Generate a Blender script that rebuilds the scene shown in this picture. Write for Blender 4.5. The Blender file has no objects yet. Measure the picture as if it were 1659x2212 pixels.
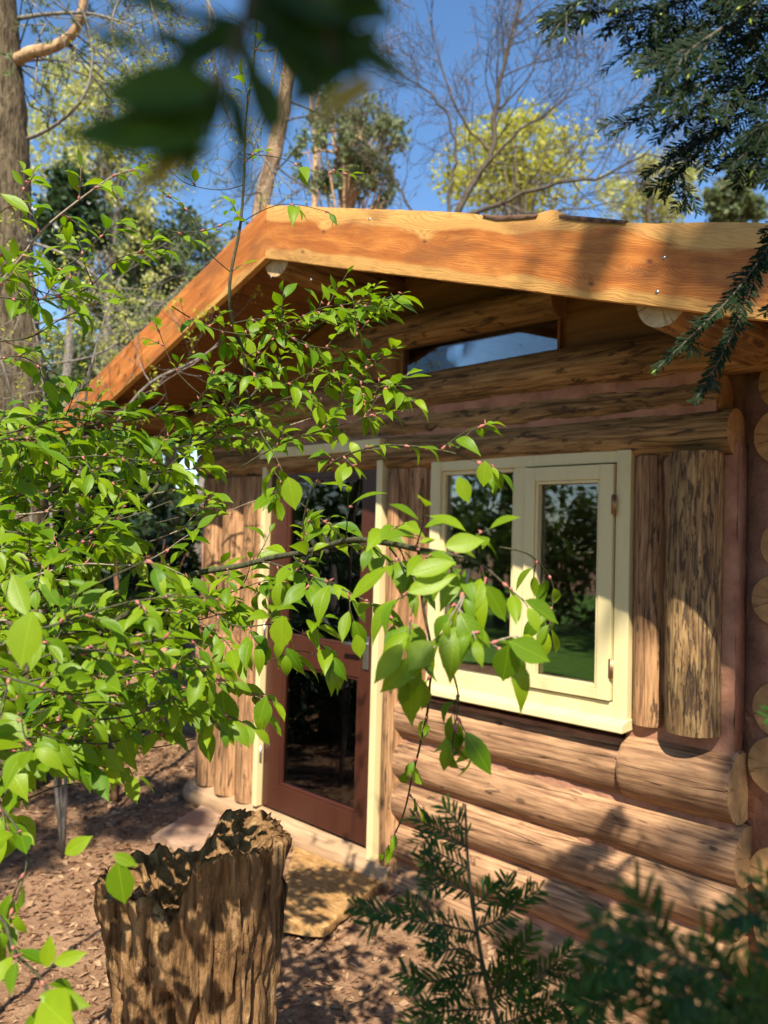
import bpy, math, random
from mathutils import Vector, noise, Matrix
R = math.radians
rnd = random.Random(7)
scene = bpy.context.scene
C = scene.collection

# ------------------------------------------------------------------ camera
YAW, PITCH, ROLL, FPX = 0.787554, 0.0333788, 0.0278064, 1793.18   # focal length in units of a 1659 x 2212 frame
CAM = Vector((0, -2.95, 1.54))
_r = Vector((math.cos(YAW), math.sin(YAW), 0)); _f = Vector((-math.sin(YAW), math.cos(YAW), 0)); _z = Vector((0, 0, 1))
FW = _f*math.cos(PITCH) + _z*math.sin(PITCH); _u = _z*math.cos(PITCH) - _f*math.sin(PITCH)
RT = _r*math.cos(ROLL) + _u*math.sin(ROLL); UP = -_r*math.sin(ROLL) + _u*math.cos(ROLL)
cd = bpy.data.cameras.new('camera'); cam = bpy.data.objects.new('camera', cd); C.objects.link(cam)
cam.matrix_world = Matrix(((RT.x, UP.x, -FW.x, CAM.x), (RT.y, UP.y, -FW.y, CAM.y), (RT.z, UP.z, -FW.z, CAM.z), (0, 0, 0, 1)))
cd.sensor_fit = 'VERTICAL'; cd.sensor_height = 34.6; cd.lens = FPX/2212*34.6
cd.clip_start = .05; cd.clip_end = 600
cd.dof.use_dof = True; cd.dof.focus_distance = 1.95; cd.dof.aperture_fstop = cd.lens/8.0
scene.camera = cam

# ------------------------------------------------------------------ world and sun
SUN = Vector((.55, -.70, .953)).normalized()        # towards the sun
EL = math.asin(SUN.z); AZ = math.atan2(SUN.x, SUN.y)
w = bpy.data.worlds.new('World'); scene.world = w; w.use_nodes = True
nt = w.node_tree; nt.nodes.clear()
sky = nt.nodes.new('ShaderNodeTexSky'); sky.sky_type = 'NISHITA'; sky.sun_disc = False
sky.sun_elevation = EL; sky.sun_rotation = AZ; sky.air_density = 1.0; sky.dust_density = .25; sky.ozone_density = 2.2; sky.altitude = 300
bg = nt.nodes.new('ShaderNodeBackground'); bg.inputs[1].default_value = .10
wo = nt.nodes.new('ShaderNodeOutputWorld'); hs = nt.nodes.new('ShaderNodeHueSaturation'); hs.inputs['Saturation'].default_value = 1.15; nt.links.new(sky.outputs[0], hs.inputs['Color']); nt.links.new(hs.outputs[0], bg.inputs[0]); nt.links.new(bg.outputs[0], wo.inputs[0])
sl = bpy.data.lights.new('sun', 'SUN'); sl.energy = 5.0; sl.angle = R(.53); sl.color = (1, .92, .77)
so = bpy.data.objects.new('sun', sl); C.objects.link(so); so.rotation_euler = SUN.to_track_quat('Z', 'Y').to_euler()
scene.view_settings.view_transform = 'Standard'; scene.view_settings.look = 'None'
scene.view_settings.exposure = 1.1; scene.view_settings.gamma = 1
scene.cycles.max_bounces = 8; scene.cycles.transparent_max_bounces = 16; scene.cycles.use_denoising = True
scene.cycles.caustics_reflective = False; scene.cycles.caustics_refractive = False

def A(x, y, d):      # the point d metres in front of the camera seen at x, y
    return CAM + (FW + RT*((x-829.5)/FPX) - UP*((y-1106)/FPX))*d
def G(x, y, Z=-.2):  # the ground point seen at x, y
    r = FW + RT*((x-829.5)/FPX) - UP*((y-1106)/FPX)
    return CAM + r*((Z-CAM.z)/r.z)

# ------------------------------------------------------------------ helpers
class MB:
    def __init__(s): s.v = []; s.f = []; s.uv = []; s.c = []; s.mi = []; s.col = None
    def add(s, vs, fs, uvs=None, var=0., mi=0):
        o = len(s.v); s.v += [tuple(v) for v in vs]
        s.f += [tuple(i+o for i in f) for f in fs]; s.mi += [mi]*len(fs)
        s.uv += uvs if uvs else [(0, 0)]*len(vs); s.c += [var]*len(vs)
    def build(s, name, mats, parent=None, smooth=True, loc=None, rot=None):
        me = bpy.data.meshes.new(name); me.from_pydata(s.v, [], s.f)
        for m in (mats if isinstance(mats, (list, tuple)) else [mats]): me.materials.append(m)
        me.polygons.foreach_set('use_smooth', [smooth]*len(s.f)); me.polygons.foreach_set('material_index', s.mi)
        ul = me.uv_layers.new(name='UVMap'); li = [0]*len(me.loops); me.loops.foreach_get('vertex_index', li)
        fl = []
        for i in li: fl += s.uv[i]
        ul.data.foreach_set('uv', fl)
        at = me.attributes.new('var', 'FLOAT', 'POINT'); at.data.foreach_set('value', s.c)
        me.update()
        o = bpy.data.objects.new(name, me); C.objects.link(o)
        if loc is not None: o.location = loc
        if rot is not None: o.rotation_euler = rot
        if parent: o.parent = parent
        return o
    def box(s, a, b, mi=0):
        x0, y0, z0 = a; x1, y1, z1 = b
        vs = [(x0,y0,z0),(x1,y0,z0),(x1,y1,z0),(x0,y1,z0),(x0,y0,z1),(x1,y0,z1),(x1,y1,z1),(x0,y1,z1)]
        s.add(vs, [(0,3,2,1),(4,5,6,7),(0,1,5,4),(1,2,6,5),(2,3,7,6),(3,0,4,7)], mi=mi)
    def tube(s, pts, rad, n=8, cap=True, rough=0., var=0.):
        pts = [Vector(p) for p in pts]; m = len(pts)
        if not isinstance(rad, (list, tuple)): rad = [rad]*m
        t0 = (pts[1]-pts[0]).normalized(); ref = Vector((0,0,1)) if abs(t0.z) < .9 else Vector((1,0,0))
        side = t0.cross(ref).normalized(); vs = []; uv = []; L = 0
        for i, p in enumerate(pts):
            t = (pts[min(i+1, m-1)] - pts[max(i-1, 0)]).normalized()
            side = (side - t*side.dot(t)).normalized(); b = t.cross(side)
            if i: L += (pts[i]-pts[i-1]).length
            for k in range(n):
                a = 2*math.pi*k/n; d = side*math.cos(a) + b*math.sin(a); r = rad[i]
                if rough: r *= 1 + rough*noise.noise((p + d*rad[i])*(1.1/max(rad[i], .01)))
                vs.append(p + d*r); uv.append((k/n, L))
        fs = [(i*n+k, i*n+(k+1)%n, (i+1)*n+(k+1)%n, (i+1)*n+k) for i in range(m-1) for k in range(n)]
        if cap: fs += [tuple(range(n-1, -1, -1)), tuple(range((m-1)*n, m*n))]
        s.add(vs, fs, uv, var)

def tag(o, label, cat, group=None, kind=None):
    if label: o['label'] = label
    if cat: o['category'] = cat
    if group: o['group'] = group
    if kind: o['kind'] = kind
    return o
def thing(name, label, cat, loc=(0,0,0), group=None):
    o = bpy.data.objects.new(name, None); C.objects.link(o); o.location = loc; o.empty_display_size = .1
    return tag(o, label, cat, group)
def smooth_path(pts, k=5):
    pts = [Vector(p) for p in pts]; out = []
    for i in range(len(pts)-1):
        p0 = pts[max(i-1,0)]; p1 = pts[i]; p2 = pts[i+1]; p3 = pts[min(i+2, len(pts)-1)]
        for j in range(k):
            t = j/k; out.append(.5*((2*p1) + (p2-p0)*t + (2*p0-5*p1+4*p2-p3)*t*t + (3*p1-p0-3*p2+p3)*t**3))
    out.append(pts[-1]); return out
def rv(): return Vector((rnd.gauss(0,1), rnd.gauss(0,1), rnd.gauss(0,1))).normalized()

# ------------------------------------------------------------------ material kit
class M:
    def __init__(s, name, rough=.7, spec=.3):
        s.m = bpy.data.materials.new(name); s.m.use_nodes = True; s.t = s.m.node_tree; s.b = s.t.nodes['Principled BSDF']
        s.b.inputs['Roughness'].default_value = rough; s.b.inputs['Specular IOR Level'].default_value = spec
        s.out = s.t.nodes['Material Output']
    def n(s, typ, **kw):
        nd = s.t.nodes.new('ShaderNode'+typ)
        for k, v in kw.items(): setattr(nd, k, v)
        return nd
    def l(s, a, b): s.t.links.new(a, b)
    def val(s, sock, v):
        if isinstance(v, (int, float, tuple, list)): sock.default_value = v
        else: s.l(v, sock)
    def coord(s, kind='Object', scale=(1,1,1), rand=0.):
        tc = s.n('TexCoord'); src = tc.outputs[kind]
        if rand:
            oi = s.n('ObjectInfo'); mm = s.math('MULTIPLY', oi.outputs['Random'], rand)
            va = s.n('VectorMath', operation='ADD'); s.l(src, va.inputs[0]); s.l(mm, va.inputs[1]); src = va.outputs[0]
        mp = s.n('Mapping'); s.l(src, mp.inputs[0]); mp.inputs['Scale'].default_value = scale
        return mp.outputs[0]
    def noise(s, vec, scale=5., detail=5., rough=.55, dist=0.):
        nd = s.n('TexNoise'); s.l(vec, nd.inputs['Vector']); nd.inputs['Scale'].default_value = scale
        nd.inputs['Detail'].default_value = detail; nd.inputs['Roughness'].default_value = rough; nd.inputs['Distortion'].default_value = dist
        return nd.outputs['Fac']
    def math(s, op, a, b=0., clamp=False):
        nd = s.n('Math', operation=op, use_clamp=clamp); s.val(nd.inputs[0], a); s.val(nd.inputs[1], b); return nd.outputs[0]
    def ramp(s, fac, stops):
        nd = s.n('ValToRGB'); s.l(fac, nd.inputs[0]); e = nd.color_ramp.elements
        while len(e) < len(stops): e.new(.5)
        for el, (p, c) in zip(e, stops):
            el.position = p; el.color = (c, c, c, 1) if isinstance(c, (int, float)) else (*c, 1)
        return nd.outputs[0]
    def mix(s, fac, a, b, blend='MIX'):
        nd = s.n('Mix', data_type='RGBA', blend_type=blend); s.val(nd.inputs[0], fac)
        for i, v in ((6, a), (7, b)):
            if isinstance(v, tuple): nd.inputs[i].default_value = (*v[:3], 1)
            else: s.l(v, nd.inputs[i])
        return nd.outputs[2]
    def color(s, c): s.val(s.b.inputs['Base Color'], (*c, 1) if isinstance(c, tuple) else c)
    def bump(s, h, dist=.005, strength=1.):
        nd = s.n('Bump'); nd.inputs['Strength'].default_value = strength; nd.inputs['Distance'].default_value = dist
        s.l(h, nd.inputs['Height']); s.l(nd.outputs[0], s.b.inputs['Normal'])

def log_mat(name, pale, mid, dark, bark=.5, ps=(3.4, 13, 13)):
    m = M(name, .72, .25)
    v = m.coord(scale=(1, 1, 1), rand=40.)
    g = m.coord(scale=(2.2, 30, 30), rand=40.); fine = m.noise(g, 2.4, 7, .62, .3)
    g2 = m.coord(scale=(.9, 5, 5), rand=31.); big = m.noise(g2, 2.2, 4, .55)
    col = m.ramp(fine, [(.30, dark), (.46, mid), (.60, pale), (.8, tuple(min(1, c*1.18) for c in pale))])
    tint = m.ramp(big, [(.33, (.55, .50, .46)), (.5, (.92, .86, .80)), (.62, (1.1, 1.02, .95))])
    col = m.mix(1., col, tint, 'MULTIPLY')
    pt = m.coord(scale=ps, rand=23.); pn = m.noise(pt, 1.9, 7, .68, .6)      # bark left on the peeled log
    pm = m.ramp(pn, [(bark, 0.), (bark+.05, .85)])
    col = m.mix(pm, col, (.045, .026, .016))
    cr = m.coord(scale=(.35, 9, 9), rand=11.); cn = m.noise(cr, 1.5, 2, .4)               # drying cracks
    ca = m.math('ABSOLUTE', m.math('SUBTRACT', cn, .5)); cm = m.ramp(ca, [(0., 1.), (.006, .0)])
    col = m.mix(m.math('MULTIPLY', cm, .8), col, (.02, .012, .008))
    kv = m.n('TexVoronoi'); kc = m.coord(scale=(2.6, 5, 5), rand=17.); m.l(kc, kv.inputs['Vector']); kv.inputs['Scale'].default_value = 1.4
    km = m.ramp(kv.outputs['Distance'], [(.06, 1.), (.11, 0.)]); col = m.mix(m.math('MULTIPLY', km, .7), col, (.07, .035, .018))
    m.color(col)
    h = m.math('ADD', m.math('MULTIPLY', fine, .6), m.math('MULTIPLY', pm, .35)); h = m.math('SUBTRACT', h, m.math('MULTIPLY', cm, .9))
    m.bump(h, .006, .8)
    return m.m
MLOG = log_mat('peeled_log', (.42, .26, .145), (.28, .16, .088), (.115, .062, .036), .625)
MLOGD = log_mat('barky_shaded_log', (.36, .225, .095), (.23, .135, .052), (.10, .055, .025), .565)  # bark tones, plus extra darkening that stands in for eave shade
MLOGP = log_mat('post_log', (.42, .25, .125), (.29, .16, .078), (.13, .066, .032), .575, (3.2, 22, 22))

def endgrain(name, c1, c2):
    m = M(name, .75, .2); v = m.coord(scale=(0, 1, 1)); ln = m.n('VectorMath', operation='LENGTH'); m.l(v, ln.inputs[0])
    nz = m.noise(m.coord(scale=(1,1,1), rand=9.), 14, 3)
    r = m.math('ADD', ln.outputs['Value'], m.math('MULTIPLY', nz, .022))
    ring = m.math('SINE', m.math('MULTIPLY', r, 1000.)); f = m.math('ADD', m.math('MULTIPLY', ring, .24), .5)
    f = m.math('ADD', f, m.math('MULTIPLY', m.math('SUBTRACT', m.noise(m.coord(rand=5.), 30, 5), .5), 1.2))
    col = m.ramp(f, [(.1, c2), (.9, c1)])
    sx = m.n('SeparateXYZ'); m.l(m.coord(rand=0), sx.inputs[0]); at = m.math('ARCTAN2', sx.outputs[1], sx.outputs[2])
    an = m.n('TexNoise', noise_dimensions='1D'); m.l(at, an.inputs['W']); an.inputs['Scale'].default_value = 2.1; an.inputs['Detail'].default_value = 1
    cm = m.ramp(m.math('ABSOLUTE', m.math('SUBTRACT', m.math('ADD', an.outputs['Fac'], m.math('MULTIPLY', nz, .08)), .55)), [(0., 1.), (.012, 0.)])
    col = m.mix(m.math('MULTIPLY', cm, .85), col, (.07, .035, .018)); st = m.noise(m.coord(scale=(1,1,1), rand=3.), 9, 5); col = m.mix(m.ramp(st, [(.4, .0), (.7, .6)]), col, (.20, .11, .05)); m.color(col); m.bump(f, .002, .5)
    return m.m
MEND = endgrain('log_end_grain', (.50, .30, .13), (.27, .14, .055))
MENDP = endgrain('fresh_end_grain', (.66, .50, .28), (.46, .30, .13))

def clay_mat():
    m = M('pink_clay', .9, .1); n1 = m.noise(m.coord(), 9, 7, .65); n2 = m.noise(m.coord(), 60, 4, .6)
    col = m.ramp(n1, [(.3, (.23, .11, .07)), (.55, (.38, .19, .12)), (.75, (.46, .25, .165))])
    m.color(col); m.bump(m.math('ADD', n1, m.math('MULTIPLY', n2, .35)), .012, .8); return m.m
MCLAY = clay_mat()

def fascia_mat(name='larch_board', sap=.068, cen=.125):
    m = M(name, .6, .25); tc = m.n('TexCoord'); sp = m.n('SeparateXYZ'); m.l(tc.outputs['UV'], sp.inputs[0])
    u, v = sp.outputs[0], sp.outputs[1]                       # metres along and across the board
    mp = m.n('Mapping'); m.l(tc.outputs['UV'], mp.inputs[0]); mp.inputs['Scale'].default_value = (1.0, 6, 1)
    w1 = m.math('MULTIPLY', m.math('SUBTRACT', m.noise(mp.outputs[0], 1.3, 3, .5), .5), .16)
    mp2 = m.n('Mapping'); m.l(tc.outputs['UV'], mp2.inputs[0]); mp2.inputs['Scale'].default_value = (9, 22, 1)
    w2 = m.math('MULTIPLY', m.math('SUBTRACT', m.noise(mp2.outputs[0], 1.6, 3, .6), .5), .007)
    f = m.math('ADD', v, m.math('ADD', w1, w2)); dark = None
    for (ku, kv, a, rr) in ((.42, -.10, .05, .055), (1.02, -.11, .045, .06), (1.43, .0, .14, .09), (1.95, -.12, -.05, .06), (.28, -.19, -.03, .04), (1.75, -.20, .04, .05), (-.55, -.12, .06, .07), (-1.3, -.1, -.05, .07), (-1.9, -.15, .06, .06)):
        du = m.math('SUBTRACT', u, ku); dv = m.math('SUBTRACT', v, kv); dv = m.math('MULTIPLY', dv, 1.6)
        d2 = m.math('ADD', m.math('MULTIPLY', du, du), m.math('MULTIPLY', dv, dv))
        g = m.math('EXPONENT', m.math('MULTIPLY', d2, -1/(rr*rr)))
        f = m.math('ADD', f, m.math('MULTIPLY', g, a))
        k = m.math('EXPONENT', m.math('MULTIPLY', d2, -1/(.011*.011)))
        dark = k if dark is None else m.math('ADD', dark, k)
    ring = m.math('SINE', m.math('MULTIPLY', f, 880.)); ring = m.math('ADD', m.math('MULTIPLY', ring, .5), .5); ring = m.math('POWER', ring, 2.2)
    mp3 = m.n('Mapping'); m.l(tc.outputs['UV'], mp3.inputs[0]); mp3.inputs['Scale'].default_value = (3, 40, 1)
    fib = m.noise(mp3.outputs[0], 4, 5, .6)
    blot = m.noise(mp.outputs[0], 3.1, 5, .65, .8)
    heart = m.ramp(blot, [(.28, (.24, .065, .012)), (.5, (.40, .13, .024)), (.72, (.58, .23, .05))])
    sapm = m.math('ADD', f, m.math('MULTIPLY', m.math('SUBTRACT', blot, .5), .05))
    s1 = m.math('SUBTRACT', 1., m.ramp(m.math('ABSOLUTE', m.math('ADD', sapm, cen)), [(sap, 1.), (sap+.018, 0.)]))
    col = m.mix(s1, heart, (.56, .30, .085))
    ringvis = m.ramp(m.noise(mp.outputs[0], 1.1, 2), [(.4, .12), (.62, .5)])
    col = m.mix(m.math('MULTIPLY', ring, ringvis), col, (.20, .06, .013))
    col = m.mix(m.math('MULTIPLY', m.ramp(fib, [(.55, 0.), (.75, 1.)]), .35), col, (.24, .08, .02))
    col = m.mix(m.math('MINIMUM', dark, .85), col, (.10, .03, .015))
    st = m.noise(mp2.outputs[0], .35, 4, .6); col = m.mix(m.ramp(st, [(.36, .55), (.52, 0.)]), col, (.17, .07, .022))
    m.color(col); m.bump(m.math('ADD', m.math('MULTIPLY', ring, .35), fib), .0018, .6)
    return m.m
MFAS = fascia_mat(); MFAS2 = fascia_mat('red_larch_board', .112, .10)

def plain_wood(name, a, b, scale=(1, 14, 14), rough=.7, bump=.002, streak=4.):
    m = M(name, rough, .25); n = m.noise(m.coord(scale=scale, rand=9.), streak, 6, .6, .5)
    m.color(m.ramp(n, [(.3, b), (.7, a)])); m.bump(n, bump, .6); return m.m
MSOF = plain_wood('soffit_boards', (.30, .14, .045), (.15, .065, .02), (14, 1, 14))  # soffit tone darkened to deepen the shade under the eaves
MPLY = plain_wood('ply_panel', (.27, .135, .045), (.16, .075, .025), (1, 14, 14))  # panel tone darkened too, putting eave shade into the colour
MSILL = plain_wood('weathered_beam', (.46, .30, .17), (.26, .155, .085))
MFLOOR = plain_wood('floor_boards', (.22, .13, .07), (.11, .06, .03))

def paint(name, c, dirt, rough=.45, scale=(1, 1, .25)):
    m = M(name, rough, .4); n = m.noise(m.coord(scale=scale), 9, 6, .65); n2 = m.noise(m.coord(scale=(6, 6, .8)), 14, 3)
    m.color(m.mix(m.ramp(n, [(.50, 0.), (.78, .6)]), c, dirt)); m.bump(n2, .0008, .6); return m.m
MCREAM = paint('cream_paint', (.62, .525, .275), (.44, .35, .18))
MDOOR = paint('mahogany_stain', (.058, .018, .010), (.03, .010, .006), .35)
def metal(name, c, r): m = M(name, r, .5); m.b.inputs['Metallic'].default_value = 1; n = m.noise(m.coord(), 40, 4); m.color(m.mix(m.ramp(n, [(.5, 0.), (.7, .5)]), c, tuple(x*.6 for x in c))); return m.m
MSTEEL = metal('dull_steel', (.55, .55, .53), .35); MRUST = metal('rusty_brass', (.38, .22, .12), .5)
def glass():
    m = M('window_glass'); t = m.n('BsdfTransparent'); t.inputs[0].default_value = (.93, .94, .92, 1); g = m.n('BsdfGlossy'); g.inputs['Roughness'].default_value = .0
    g.inputs[0].default_value = (.95, .97, 1, 1)
    wv = m.noise(m.coord(scale=(1, 1, 1)), 3.0, 1); bp = m.n('Bump'); bp.inputs['Distance'].default_value = .004; bp.inputs['Strength'].default_value = .25
    m.l(wv, bp.inputs['Height']); m.l(bp.outputs[0], g.inputs['Normal'])
    fr = m.n('Fresnel'); fr.inputs[0].default_value = 1.5; f2 = m.math('MULTIPLY', fr.outputs[0], 1.35, True); f2 = m.math('ADD', f2, .025)
    mx = m.n('MixShader'); m.l(f2, mx.inputs[0]); m.l(t.outputs[0], mx.inputs[1]); m.l(g.outputs[0], mx.inputs[2]); m.l(mx.outputs[0], m.out.inputs[0]); return m.m
MGLASS = glass()

def leaf_mat(name, lo, hi, trans, tf=.42, rough=.32, coat=.5):
    m = M(name, rough, coat); at = m.n('Attribute', attribute_name='var'); tc = m.n('TexCoord'); sp = m.n('SeparateXYZ'); m.l(tc.outputs['UV'], sp.inputs[0])
    col = m.ramp(at.outputs['Fac'], [(0., lo), (1., hi)])
    au = m.math('ABSOLUTE', m.math('SUBTRACT', sp.outputs[0], .5))
    rib = m.ramp(au, [(0., 1.), (.03, 0.)])
    side = m.math('SINE', m.math('MULTIPLY', m.math('SUBTRACT', sp.outputs[1], m.math('MULTIPLY', au, .55)), 62.)); sv = m.ramp(side, [(.86, 0.), (1., .28)])
    vn = m.math('MAXIMUM', m.math('MULTIPLY', rib, .7), sv)
    mott = m.noise(m.coord(), 55, 3); col = m.mix(m.math('MULTIPLY', mott, .3), col, tuple(c*.55 for c in lo))
    col = m.mix(m.math('MULTIPLY', vn, .55), col, tuple(min(1, c*1.35+.01) for c in hi)); m.color(col); m.bump(m.math('SUBTRACT', mott, m.math('MULTIPLY', vn, .6)), .0012, .5)
    tr = m.n('BsdfTranslucent'); tcx = m.mix(1., col, tuple(trans), 'MULTIPLY'); m.l(tcx, tr.inputs[0])
    mx = m.n('MixShader'); mx.inputs[0].default_value = tf; m.l(m.b.outputs[0], mx.inputs[1]); m.l(tr.outputs[0], mx.inputs[2]); m.l(mx.outputs[0], m.out.inputs[0]); return m.m
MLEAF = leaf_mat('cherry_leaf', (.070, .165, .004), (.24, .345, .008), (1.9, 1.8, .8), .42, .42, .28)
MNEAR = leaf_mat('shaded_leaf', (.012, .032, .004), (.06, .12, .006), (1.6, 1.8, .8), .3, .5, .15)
MYEW = leaf_mat('yew_needle', (.003, .010, .0025), (.012, .030, .005), (1.2, 1.5, .6), .12, .5, .1)
MYEWS = leaf_mat('young_yew_needle', (.013, .042, .006), (.045, .11, .015), (1.3, 1.5, .6), .2, .45, .18)
MYOUNG = leaf_mat('fresh_bud_leaf', (.30, .36, .03), (.50, .50, .06), (1.5, 1.5, .8), .35)
MPATCH = log_mat('patchy_post', (.35, .24, .11), (.21, .13, .058), (.10, .056, .027), .515, (5.5, 36, 36))
MPINE = leaf_mat('pine_needle', (.09, .13, .05), (.22, .26, .12), (1.3, 1.4, .8), .25, .5, .3)
MDARKF = leaf_mat('evergreen_leaf', (.012, .032, .010), (.05, .09, .03), (1.3, 1.5, .8), .2, .35, .5)
MGREYF = leaf_mat('far_pine', (.07, .10, .045), (.16, .19, .085), (1.3, 1.4, .8), .3, .6, .2)
MBIRCH = leaf_mat('birch_leaf', (.30, .33, .10), (.52, .50, .19), (1.5, 1.5, .8), .35, .6, .2)
MREFL = leaf_mat('hedge_leaf', (.02, .05, .012), (.09, .15, .025), (1.4, 1.5, .8), .25, .5, .3)

def bark(name, a, b, sc=(14, 14, 2.2), bump=.02, scale=1.):
    m = M(name, .9, .1); v = m.coord(scale=sc); n = m.noise(v, 2.*scale, 6, .65, .8); n2 = m.noise(m.coord(), 3, 3)
    col = m.ramp(n, [(.41, b), (.55, a)]); col = m.mix(m.math('MULTIPLY', n2, .5), col, tuple(x*.7 for x in a)); m.color(col); m.bump(n, bump, 1.); return m.m
MBARK = bark('pine_bark', (.19, .145, .09), (.03, .022, .014), (22, 22, 4.5), bump=.04)
MTWIG = bark('twig_bark', (.12, .105, .08), (.05, .04, .032), (60, 60, 20), .002)
MPALE = bark('pale_twig', (.32, .26, .20), (.16, .11, .085), (60, 60, 20), .002)
MSTEM = bark('young_stem', (.085, .085, .045), (.032, .028, .018), (60, 60, 20), .002)
MRED = bark('bud_scale', (.45, .17, .14), (.24, .08, .06), (60, 60, 60), .001)
MDGREY = bark('dark_twig', (.11, .09, .065), (.05, .04, .03), (20, 20, 6), .004)
MRUD = bark('ruddy_bark', (.36, .24, .15), (.08, .052, .035), (7, 7, 2.5), .03)
MLIMB = bark('orange_pine_limb', (.56, .36, .20), (.27, .15, .08), bump=.02)
MGREY = bark('grey_branch', (.24, .21, .175), (.10, .085, .07), (20, 20, 6), .004)
def stump_mat():
    m = M('rotten_wood', .85, .15); v = m.coord(scale=(13, 13, 1.5)); n = m.noise(v, 2.4, 8, .7, .7); p = m.noise(m.coord(scale=(1, 1, .6)), 34, 5, .7)
    g = m.noise(m.coord(scale=(1, 1, .5)), 4., 4)
    col = m.ramp(n, [(.34, (.035, .018, .008)), (.47, (.20, .105, .042)), (.64, (.40, .245, .115)), (.82, (.58, .41, .22))])
    col = m.mix(m.ramp(p, [(.34, .9), (.44, 0.)]), col, (.045, .022, .01)); col = m.mix(m.ramp(g, [(.45, 0.), (.7, .45)]), col, (.40, .22, .09))
    m.color(col); m.bump(m.math('ADD', n, m.math('MULTIPLY', p, .6)), .022, 1.); return m.m
MSTUMP = stump_mat()
def ground_mat():
    m = M('forest_soil', .95, .08); a = m.noise(m.coord(), .9, 5); b = m.noise(m.coord(), 12, 8, .7); c = m.noise(m.coord(), 70, 5, .7)
    col = m.ramp(b, [(.3, (.15, .08, .04)), (.5, (.29, .165, .09)), (.72, (.43, .27, .155))])
    col = m.mix(m.ramp(c, [(.35, .7), (.5, 0.)]), col, (.12, .062, .036)); col = m.mix(m.ramp(a, [(.45, 0.), (.7, .4)]), col, (.42, .26, .17))
    m.color(col); m.bump(m.math('ADD', b, m.math('MULTIPLY', c, .5)), .025, 1.); return m.m
MSOIL = ground_mat()
def litter_mat():
    m = M('dead_leaf', .8, .2); at = m.n('Attribute', attribute_name='var')
    m.color(m.ramp(at.outputs['Fac'], [(0., (.13, .06, .03)), (.5, (.20, .11, .06)), (1., (.36, .23, .13))])); return m.m
MLIT = litter_mat()
def slab_mat():
    m = M('split_slab', .75, .2); n = m.noise(m.coord(scale=(3, 10, 3)), 2.6, 8, .7, 1.2); k = m.noise(m.coord(scale=(1, 2, 1)), 4, 5, .6, .6)
    col = m.ramp(n, [(.28, (.09, .045, .018)), (.48, (.40, .22, .08)), (.7, (.60, .38, .16))]); col = m.mix(m.ramp(k, [(.55, 0.), (.68, .75)]), col, (.10, .05, .02))
    m.color(col); m.bump(n, .02, 1.); return m.m
MSLAB = slab_mat()
MSTONE = plain_wood('pale_stone', (.40, .26, .17), (.24, .14, .09), (3, 3, 3), .9, .02, 3.)
MFELT = plain_wood('roof_felt', (.09, .085, .08), (.05, .05, .05), (5, 5, 5), .9)
MGRASS = plain_wood('lawn_grass', (.16, .30, .03), (.07, .17, .015), (9, 9, 9), .8, .03)
MCUSH = plain_wood('mustard_cloth', (.62, .50, .12), (.48, .38, .08), (9, 9, 9), .9)
MGREYC = plain_wood('grey_blanket', (.42, .35, .32), (.16, .10, .09), (9, 9, 9), .9)
MBARKY = bark('bark_edge', (.13, .075, .05), (.04, .022, .016), (10, 10, 10), .006)

# ------------------------------------------------------------------ the ground
def gz(x, y):
    z = -.20 + .035*noise.noise(Vector((x*.8, y*.8, 3))) + .012*noise.noise(Vector((x*4, y*4, 7)))
    d = math.hypot((x+3.9)/1.4, (y-.05)/.75); z += .07*math.exp(-d*d)
    d2 = math.hypot((x+2.5)/.5, (y+.05)/.35); z += .07*math.exp(-d2*d2)
    return z
g = MB(); N = 260
def warp(t, c, near=3.2, far=120): t = t*2-1; return c + math.copysign(near*abs(t) + (far-near)*abs(t)**6, t)
gx = [warp(i/N, -2.6) for i in range(N+1)]; gy = [warp(i/N, -.6) for i in range(N+1)]
gv = [(x, y, gz(x, y) + (.012*noise.noise(Vector((x*14, y*14, 1))) if abs(x+2.6) < 5 and abs(y) < 5 else 0)) for y in gy for x in gx]
g.add(gv, [(j*(N+1)+i, j*(N+1)+i+1, (j+1)*(N+1)+i+1, (j+1)*(N+1)+i) for j in range(N) for i in range(N)])
tag(g.build('ground', MSOIL), None, None, kind='structure')
lw = MB(); lv = []; LN = 40
for j in range(LN+1):
    for i in range(LN+1):
        x = -26+i*30/LN; y = -24+j*17.5/LN; lv.append((x, y, gz(x, y)+.03))
lw.add(lv, [(j*(LN+1)+i, j*(LN+1)+i+1, (j+1)*(LN+1)+i+1, (j+1)*(LN+1)+i) for j in range(LN) for i in range(LN)])
tag(lw.build('lawn', MGRASS), None, None, kind='structure')
lit = MB()
for i in range(22000):
    if i < 15000: x = rnd.uniform(-6.2, -.6); y = rnd.uniform(-2.2, .9)
    else: x = rnd.uniform(-14, -4.6); y = rnd.uniform(-1, 7)
    if -4.6 < x < -.95 and y > -.02: continue
    s = rnd.uniform(.006, .022)*(1.25 if i < 15000 else 2.2); a = rnd.uniform(0, 6.28); d = Vector((math.cos(a), math.sin(a), rnd.uniform(-.4, .5))); e = Vector((-d.y, d.x, rnd.uniform(-.5, .5)))
    p = Vector((x, y, gz(x, y)+.006)); q = rnd.uniform(.25, .55)
    lit.add([p-d*s, p+e*s*q+Vector((0,0,s*.3)), p+d*s, p-e*s*q], [(0,1,2,3)], var=rnd.random())
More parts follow.
